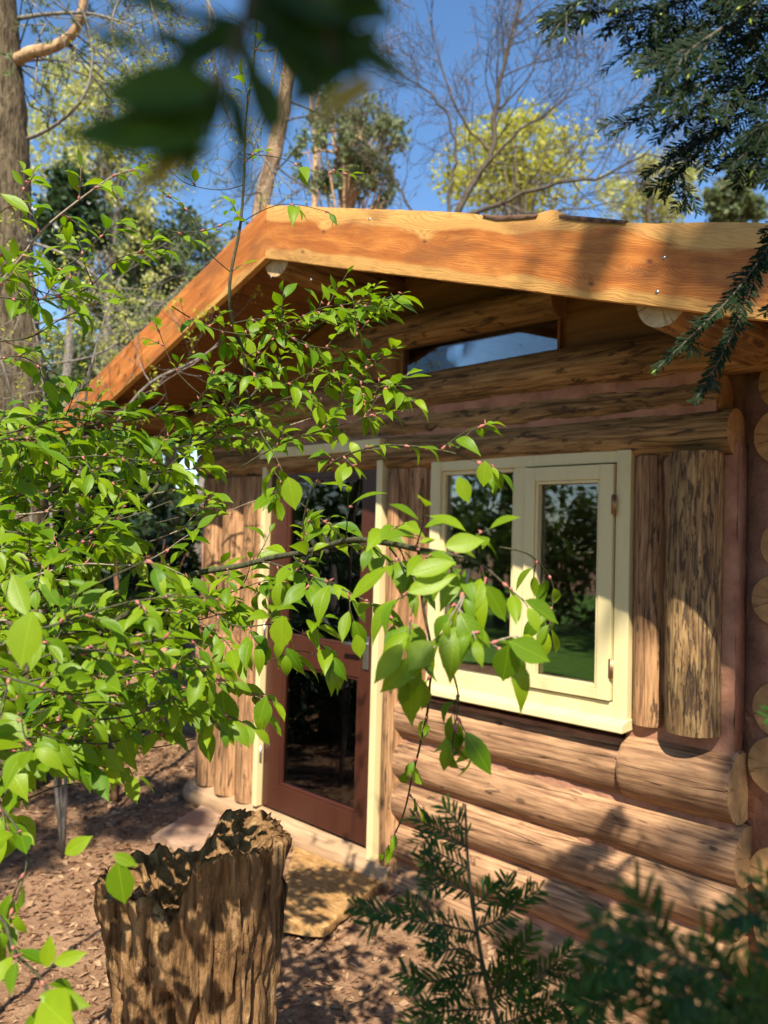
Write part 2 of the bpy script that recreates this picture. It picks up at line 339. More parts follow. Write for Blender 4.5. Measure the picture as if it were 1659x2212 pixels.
for i in range(700):
    x = rnd.uniform(-8, -.8); y = rnd.uniform(-2, 3)
    if -4.7 < x < -.95 and y > -.1: continue
    a = rnd.uniform(0, 6.28); d = Vector((math.cos(a), math.sin(a), 0)); L = rnd.uniform(.02, .09); z = gz(x, y)+.008; p = Vector((x, y, z)); q = p+d*L*.5+rv()*.006; q.z = max(q.z, z); e = p+d*L; e.z = gz(e.x, e.y)+.008
    lit.tube([p, q, e], rnd.uniform(.0012, .003), 5, var=rnd.random())
tag(lit.build('leaf_litter', MLIT, smooth=False), 'dry brown leaf litter scattered over the bare soil around the cabin', 'leaf litter', kind='stuff')
for i in range(26):
    b = MB(); x = rnd.uniform(-4.4, -1.4); y = rnd.uniform(-1.6, -.15); z = gz(x, y); r = rnd.uniform(.008, .022)
# ------------------------------------------------------------------ the cabin
cab = thing('log_cabin', 'small log cabin with pink clay chinking, orange board gable and cream window', 'cabin', (-2.87, 0, -.15))
OFF = Vector((2.87, 0, .15))      # children are built in world numbers and shifted into the cabin's frame
_lg = [0]
def log(name, p0, p1, r, mat, end=MEND, parent=cab, seg=44, n=30, lump=.035, half=None, label=None):
    p0 = Vector(p0); p1 = Vector(p1); L = (p1-p0).length; d = (p1-p0).normalized(); _lg[0] += 1; s = _lg[0]*7.3
    mb = MB(); vs = []; uv = []
    for i in range(seg+1):
        x = L*i/seg; cy = .010*noise.noise(Vector((x*.9, s, 0))); cz = .008*noise.noise(Vector((x*.9, s, 9)))
        if i in (0, seg): cy = cz = 0
        for k in range(n):
            a = 2*math.pi*k/n; ca, sa = math.cos(a), math.sin(a)
            rr = r*(1 + lump*noise.noise(Vector((x*2.2, ca*1.2+s, sa*1.2))) + lump*.45*noise.noise(Vector((x*9, ca*3+s, sa*3))))
            if i in (0, seg): rr *= .965
            xx = x + (0 if 0 < i < seg else 0)
            vs.append((xx, ca*rr+cy, sa*rr+cz)); uv.append((k/n, x))
    fs = [(i*n+k, i*n+(k+1)%n, (i+1)*n+(k+1)%n, (i+1)*n+k) for i in range(seg) for k in range(n)]
    mb.add(vs, fs, uv)
    for base, fl in ((0, True), (seg*n, False)):
        ring = [vs[base+k] for k in range(n)]; c = (ring[0][0], 0, 0); f = [(k, (k+1)%n, n) if not fl else ((k+1)%n, k, n) for k in range(n)]
        mb.add(ring+[c], f, mi=1)
    o = mb.build(name, [mat, end], parent)
    q = d.to_track_quat('X', 'Z'); o.rotation_mode = 'QUATERNION'; o.rotation_quaternion = q; o.location = p0+OFF
    if label: o['label'] = label
    return o
XR = -1.175
# front wall, below the window, from the window down
for z, r, xr in ((.475, .108, XR+.012), (.28, .108, XR), (.085, .104, XR+.004), (-.11, .104, XR-.01), (-.30, .1, XR)):
    log('log', (-2.80, .04, z), (xr, .04, z+rnd.uniform(-.012, .006)), r, MLOG)
log('log', (-2.80, .045, .69), (-1.60, .045, .687), .112, MLOG)
log('log', (-1.60, .035, .70), (XR-.004, .035, .672+.03), .128, MLOG)
# above the openings
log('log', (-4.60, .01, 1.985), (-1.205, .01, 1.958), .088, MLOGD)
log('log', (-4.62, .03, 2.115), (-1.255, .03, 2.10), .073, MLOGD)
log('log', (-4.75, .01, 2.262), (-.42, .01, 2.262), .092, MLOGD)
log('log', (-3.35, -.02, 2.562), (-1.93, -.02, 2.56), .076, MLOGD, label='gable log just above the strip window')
log('log', (-3.02, .03, 2.34), (-2.945, .03, 2.50), .01, MLOGD) if False else None
# posts
def post(x, z0, z1, r, y=.02, mat=MLOGP, label=None): return log('log_post', (x, y, z0), (x, y, z1), r, mat, seg=26, label=label)
post(-1.518, .872, 1.885, .066, .01); post(-1.325, .885, 1.885, .097, -.045, MPATCH, 'corner post with dark bark patches left on it')
post(-2.845, -.16, 1.89, .068, .005); post(-2.715, .79, 1.89, .062, .01)
post(-4.44, .0, 1.89, .112, .03); post(-4.225, -.01, 1.89, .108, .02); post(-4.03, -.01, 1.89, .105, .03)
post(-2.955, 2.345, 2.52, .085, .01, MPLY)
# sill beam under the door and posts
log('sill_beam', (-4.60, .0, -.085), (-2.80, .0, -.095), .088, MSILL)
# side walls and back wall
for i in range(14):
    z = -.15+i*.19
    if z < 2.35:
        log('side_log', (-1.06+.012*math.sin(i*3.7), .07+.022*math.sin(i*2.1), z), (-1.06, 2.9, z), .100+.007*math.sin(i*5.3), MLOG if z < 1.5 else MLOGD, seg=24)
        log('side_log', (-4.62, .16, z), (-4.62, 2.9, z), .10, MLOG, seg=16, n=18)
        log('back_log', (-4.7, 2.85, z+.09), (-.95, 2.85, z+.09), .10, MLOG, seg=16, n=18)
# clay
def clay(x0, x1, z0, z1, y, amp=.012, name='clay_infill'):
    mb = MB(); nx = max(2, int((x1-x0)/.02)); nz = max(2, int((z1-z0)/.02)); vs = []
    for j in range(nz+1):
        for i in range(nx+1):
            x = x0+(x1-x0)*i/nx; z = z0+(z1-z0)*j/nz
            yy = y - amp*noise.noise(Vector((x*6, z*9, 2))) - amp*.5*noise.noise(Vector((x*25, z*25, 5)))
            vs.append((x+OFF.x, yy, z+OFF.z))
    mb.add(vs, [(j*(nx+1)+i, j*(nx+1)+i+1, (j+1)*(nx+1)+i+1, (j+1)*(nx+1)+i) for j in range(nz) for i in range(nx)])
    vb = [(v[0], .07, v[2]) for v in (vs[0], vs[nx], vs[-1], vs[-nx-1])]
    mb.add([vs[0], vs[nx], vs[-1], vs[-nx-1]]+vb, [(0,4,5,1),(1,5,6,2),(2,6,7,3),(3,7,4,0),(4,7,6,5)])
    return mb.build(name, MCLAY, cab)
clay(-2.79, -1.19, -.34, .80, -.014, .014)
clay(-1.60, -1.19, .78, 1.92, -.012)
clay(-2.87, -2.615, .70, 1.92, -.008)
clay(-4.58, -3.90, -.02, 1.95, -.02)
clay(-4.58, -1.26, 1.90, 2.27, -.035)
cr = MB(); cr.box((-1.205+OFF.x, .085, -.25), (-1.0+OFF.x, .14, 2.36+OFF.z)); cr.box((-1.75+OFF.x, .141, 1.80+OFF.z), (-1.0+OFF.x, .18, 2.45+OFF.z)); cr.build('clay_corner', MCLAY, cab)
# gable panelling: front skin above 2.33 follows the roof
RX = -3.033
def ztop(x): return 3.041 - .292*(x-RX) if x > RX else 3.041 - .358*(RX-x)
def zbot(x): return 2.797 - .2965*(x-RX) if x > RX else 2.797 - .345*(RX-x)
def gable(x0, x1, z0, y, z1=None):
    mb = MB(); n = 12; vs = []
    for i in range(n+1):
        x = x0+(x1-x0)*i/n; zt = ztop(x)-.13 if z1 is None else z1
        vs += [(x+OFF.x, y, z0+OFF.z), (x+OFF.x, y, max(zt, z0+.01)+OFF.z), (x+OFF.x, y+.018, max(zt, z0+.01)+OFF.z), (x+OFF.x, y+.018, z0+OFF.z)]
    fs = []
    for i in range(n):
        a = i*4; b = a+4
        fs += [(a, b, b+1, a+1), (a+1, b+1, b+2, a+2), (a+2, b+2, b+3, a+3), (a+3, b+3, b, a)]
    fs += [(0,1,2,3), (n*4+3, n*4+2, n*4+1, n*4)]
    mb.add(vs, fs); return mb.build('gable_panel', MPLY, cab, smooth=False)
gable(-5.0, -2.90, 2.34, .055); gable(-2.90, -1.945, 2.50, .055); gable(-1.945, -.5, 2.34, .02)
# gable strip window
gw = thing('gable_window', None, None, (0, 0, 0)); gw.parent = cab
p = MB(); p.box((-2.865+OFF.x, .012, 2.335+OFF.z), (-1.95+OFF.x, .018, 2.50+OFF.z)); p.build('glass_pane', MGLASS, gw, smooth=False)
p = MB(); p.box((-2.872+OFF.x, -.004, 2.33+OFF.z), (-2.856+OFF.x, .03, 2.51+OFF.z)); p.build('window_frame', MPLY, gw, smooth=False); p = MB(); p.box((-1.955+OFF.x, -.004, 2.33+OFF.z), (-1.943+OFF.x, .03, 2.51+OFF.z))
p.build('window_frame', MPLY, gw, smooth=False)
# roof: soffit boards laid front to back, felt, purlins
def slope_box(mb, xa, xb, da, db, y0, y1):
    vs = [(xa+OFF.x, y0, ztop(xa)-da+OFF.z), (xb+OFF.x, y0, ztop(xb)-da+OFF.z), (xb+OFF.x, y1, ztop(xb)-da+OFF.z), (xa+OFF.x, y1, ztop(xa)-da+OFF.z),
          (xa+OFF.x, y0, ztop(xa)-db+OFF.z), (xb+OFF.x, y0, ztop(xb)-db+OFF.z), (xb+OFF.x, y1, ztop(xb)-db+OFF.z), (xa+OFF.x, y1, ztop(xa)-db+OFF.z)]
    mb.add(vs, [(0,3,2,1),(4,5,6,7),(0,1,5,4),(1,2,6,5),(2,3,7,6),(3,0,4,7)])
x = RX
while x < -.30:
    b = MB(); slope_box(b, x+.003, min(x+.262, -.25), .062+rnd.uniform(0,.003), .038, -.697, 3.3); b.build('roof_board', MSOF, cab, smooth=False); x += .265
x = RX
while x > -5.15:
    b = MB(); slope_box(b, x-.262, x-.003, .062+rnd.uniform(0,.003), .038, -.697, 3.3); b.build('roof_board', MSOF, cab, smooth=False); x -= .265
b = MB(); slope_box(b, RX, -.24, .034, .012, -.698, 3.34); slope_box(b, -5.33, RX, .034, .012, -.698, 3.34); b.build('roof_felt', MFELT, cab, smooth=False)
pl = []
for x, r in ((-1.143, .083), (RX+.04, .096), (-4.80, .085)):
    zc = {-1.143: 2.262, -4.80: 2.28}.get(x, 2.808)
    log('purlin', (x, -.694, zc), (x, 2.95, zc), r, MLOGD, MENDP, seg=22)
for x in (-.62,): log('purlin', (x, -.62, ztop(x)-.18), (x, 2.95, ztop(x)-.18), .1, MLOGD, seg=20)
# fascia boards
def fascia(x0, x1, name='fascia_board'):
    mb = MB(); n = 150; m = 10; k = 1 if x1 > x0 else -1; sl = .292 if k > 0 else .358; Y0, Y1 = -.735, -.70
    def top(x):
        u = (x-x0)
        z = ztop(x) + .006*noise.noise(Vector((x*3, 1, 0))) + .0022*noise.noise(Vector((x*25, 1, 0)))
        if k > 0: z += .020*math.exp(-((x+1.50)/.05)**2) - .012*math.exp(-((x+1.72)/.10)**2) - .012*math.exp(-((x+1.20)/.16)**2)
        return z
    def bot(x): return zbot(x) + .007*noise.noise(Vector((x*2.6, 5, 0))) + .0015*noise.noise(Vector((x*30, 5, 0)))
    vs = []; uv = []
    for i in range(n+1):
        x = x0+(x1-x0)*i/n; u = (x-x0)*math.sqrt(1+sl*sl); zt, zb = top(x), bot(x)
        for j in range(m+1):
            z = zt+(zb-zt)*j/m; e = .004 if j in (0, m) else 0
            vs.append((x+OFF.x, Y0+e, z+OFF.z)); uv.append((u, (z-ztop(x))*.96))
        vs.append((x+OFF.x, Y1, zb+OFF.z)); uv.append((u, -.27)); vs.append((x+OFF.x, Y1, zt+OFF.z)); uv.append((u, .02))
    q = m+3; fs = []
    for i in range(n):
        for j in range(q):
            a = i*q+j; b2 = i*q+(j+1)%q; f = (a, b2, b2+q, a+q); fs.append(f if k > 0 else f[::-1])
    e0 = tuple(range(q)); e1 = tuple(range(n*q, n*q+q)); fs += [e0[::-1], e1] if k > 0 else [e0, e1[::-1]]
    mb.add(vs, fs, uv); return mb.build(name, MFAS if k > 0 else MFAS2, cab, smooth=True)
fr = fascia(RX+.0015, -.22); fl = fascia(RX-.0015, -5.33); 
for f_ in (fr, fl):
    md = f_.modifiers.new('edge', 'EDGE_SPLIT'); md.split_angle = R(35)
# strips of bark left along the board's top edge
for xa, xb in ((-1.78, -1.555), (-1.47, -1.235)):
    b = MB(); n = 40; vs = []; 
    for i in range(n+1):
        x = xa+(xb-xa)*i/n; t = i/n; h = .004+.008*math.sin(math.pi*min(1, max(0, t)))**.5*(1+.4*noise.noise(Vector((x*30, 0, 0))))
        zt = ztop(x)-.001; zt -= .010*math.exp(-((x+1.72)/.10)**2) + .010*math.exp(-((x+1.20)/.16)**2)
        vs += [(x+OFF.x, -.7385, zt-h+OFF.z), (x+OFF.x, -.7405, zt-h*.4+OFF.z), (x+OFF.x, -.738, zt+.003+OFF.z), (x+OFF.x, -.70, zt+.003+OFF.z)]
    b.add(vs, [(i*4+j, i*4+4+j, i*4+5+j, i*4+1+j) for i in range(n) for j in range(3)]); b.build('bark_strip', MBARKY, cab)
for (x, z) in ((-1.115, 2.37), (-1.135, 2.275), (-2.70, 2.63), (-2.35, 2.80), (-2.98, 2.70)):
    b = MB(); b.tube([Vector((x, -.7345, z))+OFF, Vector((x, -.7375, z))+OFF], [.0055, .0048], 12); o = b.build('screw', MSTEEL, cab)

# ------------------------------------------------------------------ window
win = bpy.data.objects.new('window', None); C.objects.link(win); win.parent = cab; win.location = Vector((-2.09, -.018, .88))+OFF
WO = Vector((2.09, 0, -.88))
def wbox(name, parts, mat, parent, off=WO, bev=.0025):
    b = MB()
    for (x0, z0, x1, z1, y0, y1) in parts: b.box((x0+off.x, y0+off.y, z0+off.z), (x1+off.x, y1+off.y, z1+off.z))
    o = b.build(name, mat, parent, smooth=False)
    if bev: md = o.modifiers.new('bev', 'BEVEL'); md.width = bev; md.segments = 2; md.limit_method = 'ANGLE'
    return o
wbox('window_frame', [(-2.605, .882, -2.545, 1.915, -.035, .06), (-1.640, .882, -1.580, 1.915, -.035, .06), (-2.545, 1.865, -1.640, 1.915, -.033, .06), (-2.545, .882, -1.640, .940, -.033, .06), (-2.125, .940, -2.066, 1.865, -.034, .06)], MCREAM, win)
# sloping sill
b = MB(); x0, x1 = -2.625+WO.x, -1.572+WO.x
pr = [(-.036, .884), (-.085, .868), (-.088, .842), (-.080, .838), (.0, .842), (.0, .884)]
b.add([(x0, y, z+WO.z) for y, z in pr]+[(x1, y, z+WO.z) for y, z in pr], [(i, i+6, (i+1)%6+6, (i+1)%6) for i in range(6)]+[(0,1,2,3,4,5), (11,10,9,8,7,6)])
o = b.build('window_sill', MCREAM, win, smooth=False); md = o.modifiers.new('bev', 'BEVEL'); md.width = .003; md.segments = 2
wbox('bead', [(-2.545, .940, -2.527, 1.865, -.020, .02), (-2.143, .940, -2.125, 1.865, -.020, .02), (-2.527, 1.847, -2.143, 1.865, -.020, .02), (-2.527, .940, -2.143, .958, -.020, .02)], MCREAM, win)
p = MB(); p.box((-2.528+WO.x, .0, .957+WO.z), (-2.142+WO.x, .006, 1.848+WO.z)); p.build('glass_pane', MGLASS, win, smooth=False)
sa = wbox('sash', [(-2.060, .946, -2.010, 1.859, -.048, .01), (-1.705, .946, -1.6465, 1.859, -.048, .01), (-2.010, 1.801, -1.705, 1.859, -.047, .01), (-2.010, .946, -1.705, .985, -.047, .01)], MCREAM, win)
wbox('sash_bead', [(-2.010, .985, -1.997, 1.801, -.040, .0), (-1.718, .985, -1.705, 1.801, -.040, .0), (-1.997, 1.788, -1.718, 1.801, -.040, .0), (-1.997, .985, -1.718, 1.0, -.040, .0)], MCREAM, win)
p = MB(); p.box((-1.999+WO.x, -.012, .998+WO.z), (-1.716+WO.x, -.006, 1.790+WO.z)); p.build('glass_pane', MGLASS, win, smooth=False)
for z in (1.70, 1.07):
    b = MB(); b.tube([(-1.6415+WO.x, -.0505, z-.038+WO.z), (-1.6415+WO.x, -.0505, z+.038+WO.z)], .0052, 10); b.box((-1.652+WO.x, -.0495, z-.036+WO.z), (-1.631+WO.x, -.0475, z+.036+WO.z)); b.build('hinge', MRUST, win)

# ------------------------------------------------------------------ door
DO = Vector((3.405, 0, 0))
door = bpy.data.objects.new('door', None); C.objects.link(door); door.parent = cab; door.location = Vector((-3.405, 0, 0))+OFF
wbox('door_frame', [(-3.90, .005, -3.862, 1.985, -.070, .06), (-2.953, -.03, -2.913, 1.985, -.070, .06), (-3.90, 1.985, -2.913, 2.04, -.094, .06)], MCREAM, cab, OFF)
SX0, SX1 = -3.859, -2.956
leafd = wbox('door_leaf', [(SX0, .012, SX0+.145, 1.980, -.030, .03), (SX1-.130, .012, SX1, 1.980, -.030, .03), (SX0+.145, 1.865, SX1-.130, 1.980, -.029, .03), (SX0+.145, .835, SX1-.130, .985, -.029, .03), (SX0+.145, .012, SX1-.130, .150, -.029, .03)], MDOOR, door, DO)
wbox('glazing_bead', [(a, zb_, a+.016, zt_, -.022, .0) for (zb_, zt_) in ((.985, 1.865), (.150, .835)) for a in (SX0+.145, SX1-.146)] + [(SX0+.161, z_, SX1-.146, z_+.016, -.022, .0) for z_ in (.985, 1.849, .150, .819)], MDOOR, door, DO)
for z0, z1 in ((.985, 1.865), (.150, .835)):
    p = MB(); p.box((SX0+.146+DO.x, -.004, z0+.001), (SX1-.131+DO.x, .002, z1-.001)); p.build('glass_pane', MGLASS, door, smooth=False)
h = wbox('handle', [(-3.048, .885, -3.008, 1.05, -.038, -.030)], MSTEEL, door, DO, .002)
b = MB(); b.tube([(-3.028+DO.x, -.036, 1.01), (-3.028+DO.x, -.078, 1.01), (-3.04+DO.x, -.084, 1.01), (-3.15+DO.x, -.084, 1.008)], [.009, .009, .009, .008], 10); b.build('lever', MSTEEL, h).location = (0, 0, 0)
for z in (.30, 1.0, 1.75):
    b = MB(); b.tube([(-3.8605+DO.x, -.048, z-.045), (-3.8605+DO.x, -.048, z+.045)], .007, 10); b.build('hinge', MSTEEL, door)
for o in cab.children_recursive:                            # children were built in cabin-frame numbers
    pass
# interior floor
b = MB(); b.box((-4.55+OFF.x, .08, -.03+OFF.z), (-1.1+OFF.x, 2.8, .0+OFF.z)); b.build('floor', MFLOOR, cab, smooth=False)

# things inside, seen through the lower pane of the door
def blob_box(name, c, size, mat, label, cat, rot=0., amp=.02, parent=None):
    mb = MB(); n = 10; vs = []; fs = []
    import itertools
    idx = {}
    for i in range(n+1):
        for j in range(n+1):
            for k in range(n+1):
                if i in (0, n) or j in (0, n) or k in (0, n):
                    u = Vector((i/n*2-1, j/n*2-1, k/n*2-1)); q = Vector([math.copysign(abs(t)**1.0, t) for t in u]); s_ = q.normalized()*1.25
                    q = q.lerp(Vector([max(-1, min(1, t)) for t in s_]), .35)
                    pz = Vector((q.x*size[0]/2, q.y*size[1]/2, q.z*size[2]/2)); pz += pz.normalized()*amp*noise.noise(pz*6+Vector(c))
                    idx[(i, j, k)] = len(vs); vs.append(pz)
    for a in range(n):
        for b_ in range(n):
            for (s0, fix) in ((0, False), (n, True)):
                for ax in range(3):
                    def key(p_, q_):
                        t = [0,0,0]; t[ax] = s0; t[(ax+1)%3] = p_; t[(ax+2)%3] = q_; return idx[tuple(t)]
                    f = (key(a, b_), key(a+1, b_), key(a+1, b_+1), key(a, b_+1)); fs.append(f if fix else f[::-1])
    mb.add(vs, fs); o = mb.build(name, mat, parent, loc=c, rot=(0, 0, rot)); return tag(o, label, cat) if label else o
blob_box('floor_mat', (-3.42, .44, .05), (.80, .62, .10), MCUSH, 'mustard yellow mat on the cabin floor behind the lower door glass', 'floor mat', .1)
blob_box('blanket', (-3.80, .52, .12), (.30, .45, .10), MGREYC, 'folded grey and brown blanket on the back of the yellow mat', 'blanket', .1, .05)
st = thing('stool', 'low round stool of pale sawn wood inside the door', 'stool', (-4.02, .98, 0))
b = MB(); b.tube([(0,0,.14),(0,0,.15),(0,0,.21),(0,0,.22)], [.22,.24,.24,.22], 28, rough=.05); b.build('seat', MENDP, st)
for k in range(3):
    b = MB(); a = k*2.09; b.tube([(.13*math.cos(a), .13*math.sin(a), 0.145), (.17*math.cos(a), .17*math.sin(a), 0)], [.028, .022], 10); b.build('leg', MLOG, st)
log('roof_prop', (-4.33, 1.25, 0), (-4.33, 1.25, 2.35), .06, MLOG, label=None)

# ------------------------------------------------------------------ door step, stone, stump, logs
def slab(name, corners, th, mat, label, cat, amp=.012):
    mb = MB(); n = 24; c = [Vector(q) for q in corners]; vs = []; cen = sum(c, Vector())/4
    def P_(u, v): return (c[0]*(1-u)+c[1]*u)*(1-v)+(c[3]*(1-u)+c[2]*u)*v
    for s_ in (0, 1):
        for j in range(n+1):
            for i in range(n+1):
                u, v = i/n, j/n; q = P_(u, v)
                edge = i in (0, n) or j in (0, n)
                if edge: q = q + (q-cen).normalized()*.022*noise.noise(q*9)
                z = q.z + (amp*noise.noise(q*Vector((5,5,5)).length*.5)+amp*.5*noise.noise(q*22) if s_ == 0 else -th)
                if edge: z += -.006 if s_ == 0 else .006
                vs.append(Vector((q.x, q.y, z))-cen)
    k = (n+1)**2; fs = []
    for j in range(n):
        for i in range(n):
            a = j*(n+1)+i; fs += [(a, a+1, a+n+2, a+n+1), (k+a, k+a+n+1, k+a+n+2, k+a+1)]
    rim = [i for i in range(n)] + [j*(n+1)+n for j in range(n)] + [n*(n+1)+n-i for i in range(n)] + [(n-j)*(n+1) for j in range(n)]
    for i in range(len(rim)):
        a, b_ = rim[i], rim[(i+1) % len(rim)]; fs.append((a, k+a, k+b_, b_))
    mb.add(vs, fs); o = mb.build(name, mat, None, loc=cen); md = o.modifiers.new('e', 'EDGE_SPLIT'); md.split_angle = R(50); return tag(o, label, cat)
zs = -.105
slab('door_step', [G(600, 1990, zs), G(700, 2003, zs), G(832, 1900, zs+.02), G(640, 1800, zs)], .05, MSLAB, 'rough split timber slab lying on the soil as a doorstep', 'doorstep')
slab('stone_slab', [G(330, 1800, -.12), G(470, 1850, -.12), G(560, 1795, -.1), G(450, 1725, -.11)], .05, MSTONE, 'flat pale brown slab on the soil left of the door', 'slab', .018)

def stump():
    mb = MB(); n = 190; m = 120; base = A(447, 2212, 2.02); cx, cy = base.x, base.y
    zt = A(560, 1765, 2.0).z - .05; zg = gz(cx, cy)-.04
    rgt = Vector((RT.x, RT.y, 0)).normalized(); fwd = Vector((FW.x, FW.y, 0)).normalized()
    def hgt(a):       # rim height by angle, 0 = camera right, pi/2 = away
        c, s_ = math.cos(a), math.sin(a)
        h = -.055 + .052*math.tanh((c-.0)*7) 
        h += .012*noise.noise(Vector((c*3, s_*3, 0))) + .016*abs(noise.noise(Vector((c*9, s_*9, 4)))) 
        if c < .1: h += .035*noise.noise(Vector((c*7, s_*7, 8))) - .018*(1+c)
        h -= .06*math.exp(-((a-4.62)/.13)**2) if True else 0
        return zt + h
    def rad(a, t):    # t 0 base, 1 top
        c, s_ = math.cos(a), math.sin(a)
        r = .122 + .088*t**1.3 + .05*max(0, .12-t)*6*(.6+.4*math.cos(3*a+1))
        if c < 0: r += .016*t*(-c)
        r *= 1 + .08*noise.noise(Vector((c*1.7, s_*1.7, t*1.4))) + .08*noise.noise(Vector((c*5.5, s_*5.5, t*2.2)))
        rg = noise.noise(Vector((c*16, s_*16, t*3.5))); r += .020*(1-abs(rg)*2) ; r += .009*noise.noise(Vector((c*34, s_*34, t*11))) + .005*noise.noise(Vector((c*70, s_*70, t*30)))
        r -= .040*max(0, noise.noise(Vector((c*6+4, s_*6, t*7)))-.15)*2
        return r
    vs = []; uv = []
    prof = []
    for i in range(m+1):
        for k in range(n):
            a = 2*math.pi*k/n; t = i/m; H = hgt(a)
            z = zg + (H-zg)*t; r = rad(a, t) + (-.012 if i == m else 0)
            off = rgt*(-.035*t) 
            p_ = Vector((cx, cy, z)) + rgt*math.cos(a)*r*1.0 + fwd*math.sin(a)*r*.85 + off; vs.append(p_); uv.append((k/n, t))
    inner = 26
    for i in range(1, inner+1):
        for k in range(n):
            a = 2*math.pi*k/n; t = i/inner; H = hgt(a); c, s_ = math.cos(a), math.sin(a)
            r0 = rad(a, 1)*(1-t*.97); dep = .015*t if t < .18 else .003+.13*((t-.18)/.82)**.6
            if c > .05: dep *= .35
            z = H*(1-t) + (zt-.06)*t - dep + .022*noise.noise(Vector((c*r0*40, s_*r0*40, 3))) 
            vs.append(Vector((cx, cy, z)) + rgt*(c*r0-.035) + fwd*s_*r0*.85); uv.append((k/n, 1+t*.2))
    T = m+inner
    mb.add(vs, [(i*n+k, i*n+(k+1)%n, (i+1)*n+(k+1)%n, (i+1)*n+k) for i in range(T) for k in range(n)], uv)
    org = Vector((cx, cy, zg)); mb.v = [(v[0]-org.x, v[1]-org.y, v[2]-org.z) for v in mb.v]
    tag(mb.build('tree_stump', MSTUMP, None, loc=org), 'tall rotten tree stump with a jagged hollow top in the foreground', 'stump')
stump()

def fallen(p0, p1, r, mat, label, name='fallen_log', cat='log', end=MEND):
    o = log(name, p0, p1, r, mat, end, parent=None, seg=20, n=16); o.location = Vector(p0); tag(o, label, cat); return o
q0, q1 = G(205, 1455, -.18), G(452, 1428, -.18); fallen(q0+Vector((0,0,.12)), q1+Vector((0,0,.12)), .13, MLOG, 'pale peeled log lying on the ground beyond the cabin corner')
q0, q1 = G(330, 1505, -.2), G(470, 1490, -.2); fallen(q0+Vector((0,0,.06)), q1+Vector((0,0,.06)), .08, MLOGP, 'thinner fallen log on the leaf litter in front of the pale peeled log')
p_ = A(431, 1398, 5.6); fallen(p_+Vector((0,0,0)), p_+Vector((.02,.25,0)), .08, MLOG, 'short cut log end resting beside the left cabin posts', 'log_round') if False else None

# ------------------------------------------------------------------ leaves and twigs
WID = [.02, .48, .84, 1., .90, .54, .20, .0]; TT = [0, .11, .26, .42, .60, .78, .90, 1.]
def leaf(mb, p, d, nrm, L, wr=.27, droop=.25, fold=.22, var=None):
    d = d.normalized(); side = d.cross(nrm).normalized(); nrm = side.cross(d).normalized(); vs = []; uv = []
    if var is None: var = min(1, max(0, rnd.gauss(.45, .25)))
    tw = rnd.uniform(-.25, .25)
    for t, wd in zip(TT, WID):
        c = p + d*(L*t*(1-droop*.25*t)) - nrm*(L*droop*t*t*.6); hw = L*wr*wd; sd = (side + nrm*tw*t).normalized()
        up = nrm*(fold*hw)
        vs += [c - sd*hw + up, c, c + sd*hw + up]; uv += [(.5-.5*wd, t), (.5, t), (.5+.5*wd, t)]
    fs = []
    for i in range(len(TT)-1):
        a = i*3; fs += [(a, a+1, a+4, a+3), (a+1, a+2, a+5, a+4)]
    mb.add(vs, fs, uv, var)
SUNB = Vector((SUN.x, SUN.y, SUN.z))
BARE = ((372, 1120, 95, 95), (420, 1660, 130, 90), (230, 1250, 60, 45), (130, 1690, 90, 40), (515, 1130, 60, 70), (510, 1370, 55, 60), (120, 1120, 40, 30), (640, 1040, 40, 50))   # thin places in the bush
def twig(tb, lb, rb, p, d, L, size, nl, hang=.5, leafdense=1., young=None):
    size *= 1.38; nl += 1; e_ = p + d.normalized()*L*.7 - CAM; dp = e_.dot(FW); ex = 829.5+e_.dot(RT)/dp*FPX; ey = 1106-e_.dot(UP)/dp*FPX
    for gx_, gy_, ga, gb in BARE:
        if ((ex-gx_)/ga)**2 + ((ey-gy_)/gb)**2 < 1 and rnd.random() < .88: return
    pts = [p]; k = 6; dd = d.normalized()
    for i in range(k):
        dd = (dd + rv()*.13 + Vector((0, 0, -.03*hang))).normalized(); pts.append(pts[-1] + dd*L/k)
    tb.tube(pts, [.0016-.0009*i/k for i in range(k+1)], 5)
    ax = dd
    for i in range(nl):
        t = (i+.6)/nl*k; j = min(int(t), k-1); q = pts[j].lerp(pts[j+1], t-j); ax = (pts[j+1]-pts[j]).normalized()
        pv = Vector((0,0,1)) if abs(ax.z) < .85 else Vector((1,0,0))
        s_ = ax.cross(pv).normalized()*(1 if i % 2 else -1); last = i == nl-1
        ld = (ax*(.75 if not last else 1.6) + s_*(.75 if not last else .1) + rv()*.28 + Vector((0, 0, -.45*hang))).normalized()
        nr = (Vector((0,0,.55)) + SUNB*.45 - FW*.15*hang + rv()*.42).normalized(); sz = size*rnd.uniform(.5, 1.12)*(.75 if last or i == 0 else 1)
        st = q + ld*sz*.13; tb.tube([q, st], [.0008, .0006], 4, cap=False)
        leaf(lb, st, ld, nr, sz, rnd.uniform(.17, .245), rnd.uniform(.0, .9)*(.5+hang), rnd.uniform(.05, .75))
        if rnd.random() < .16:
            e = q + rv()*.003; rb.tube([q, q+rv()*.006, q+rv()*.010], [.0012, .0026, .0006], 5)
    rb.tube([pts[0], pts[0]+d.normalized()*.005, pts[0]+d.normalized()*.012], [.0018, .0034, .0012], 6)

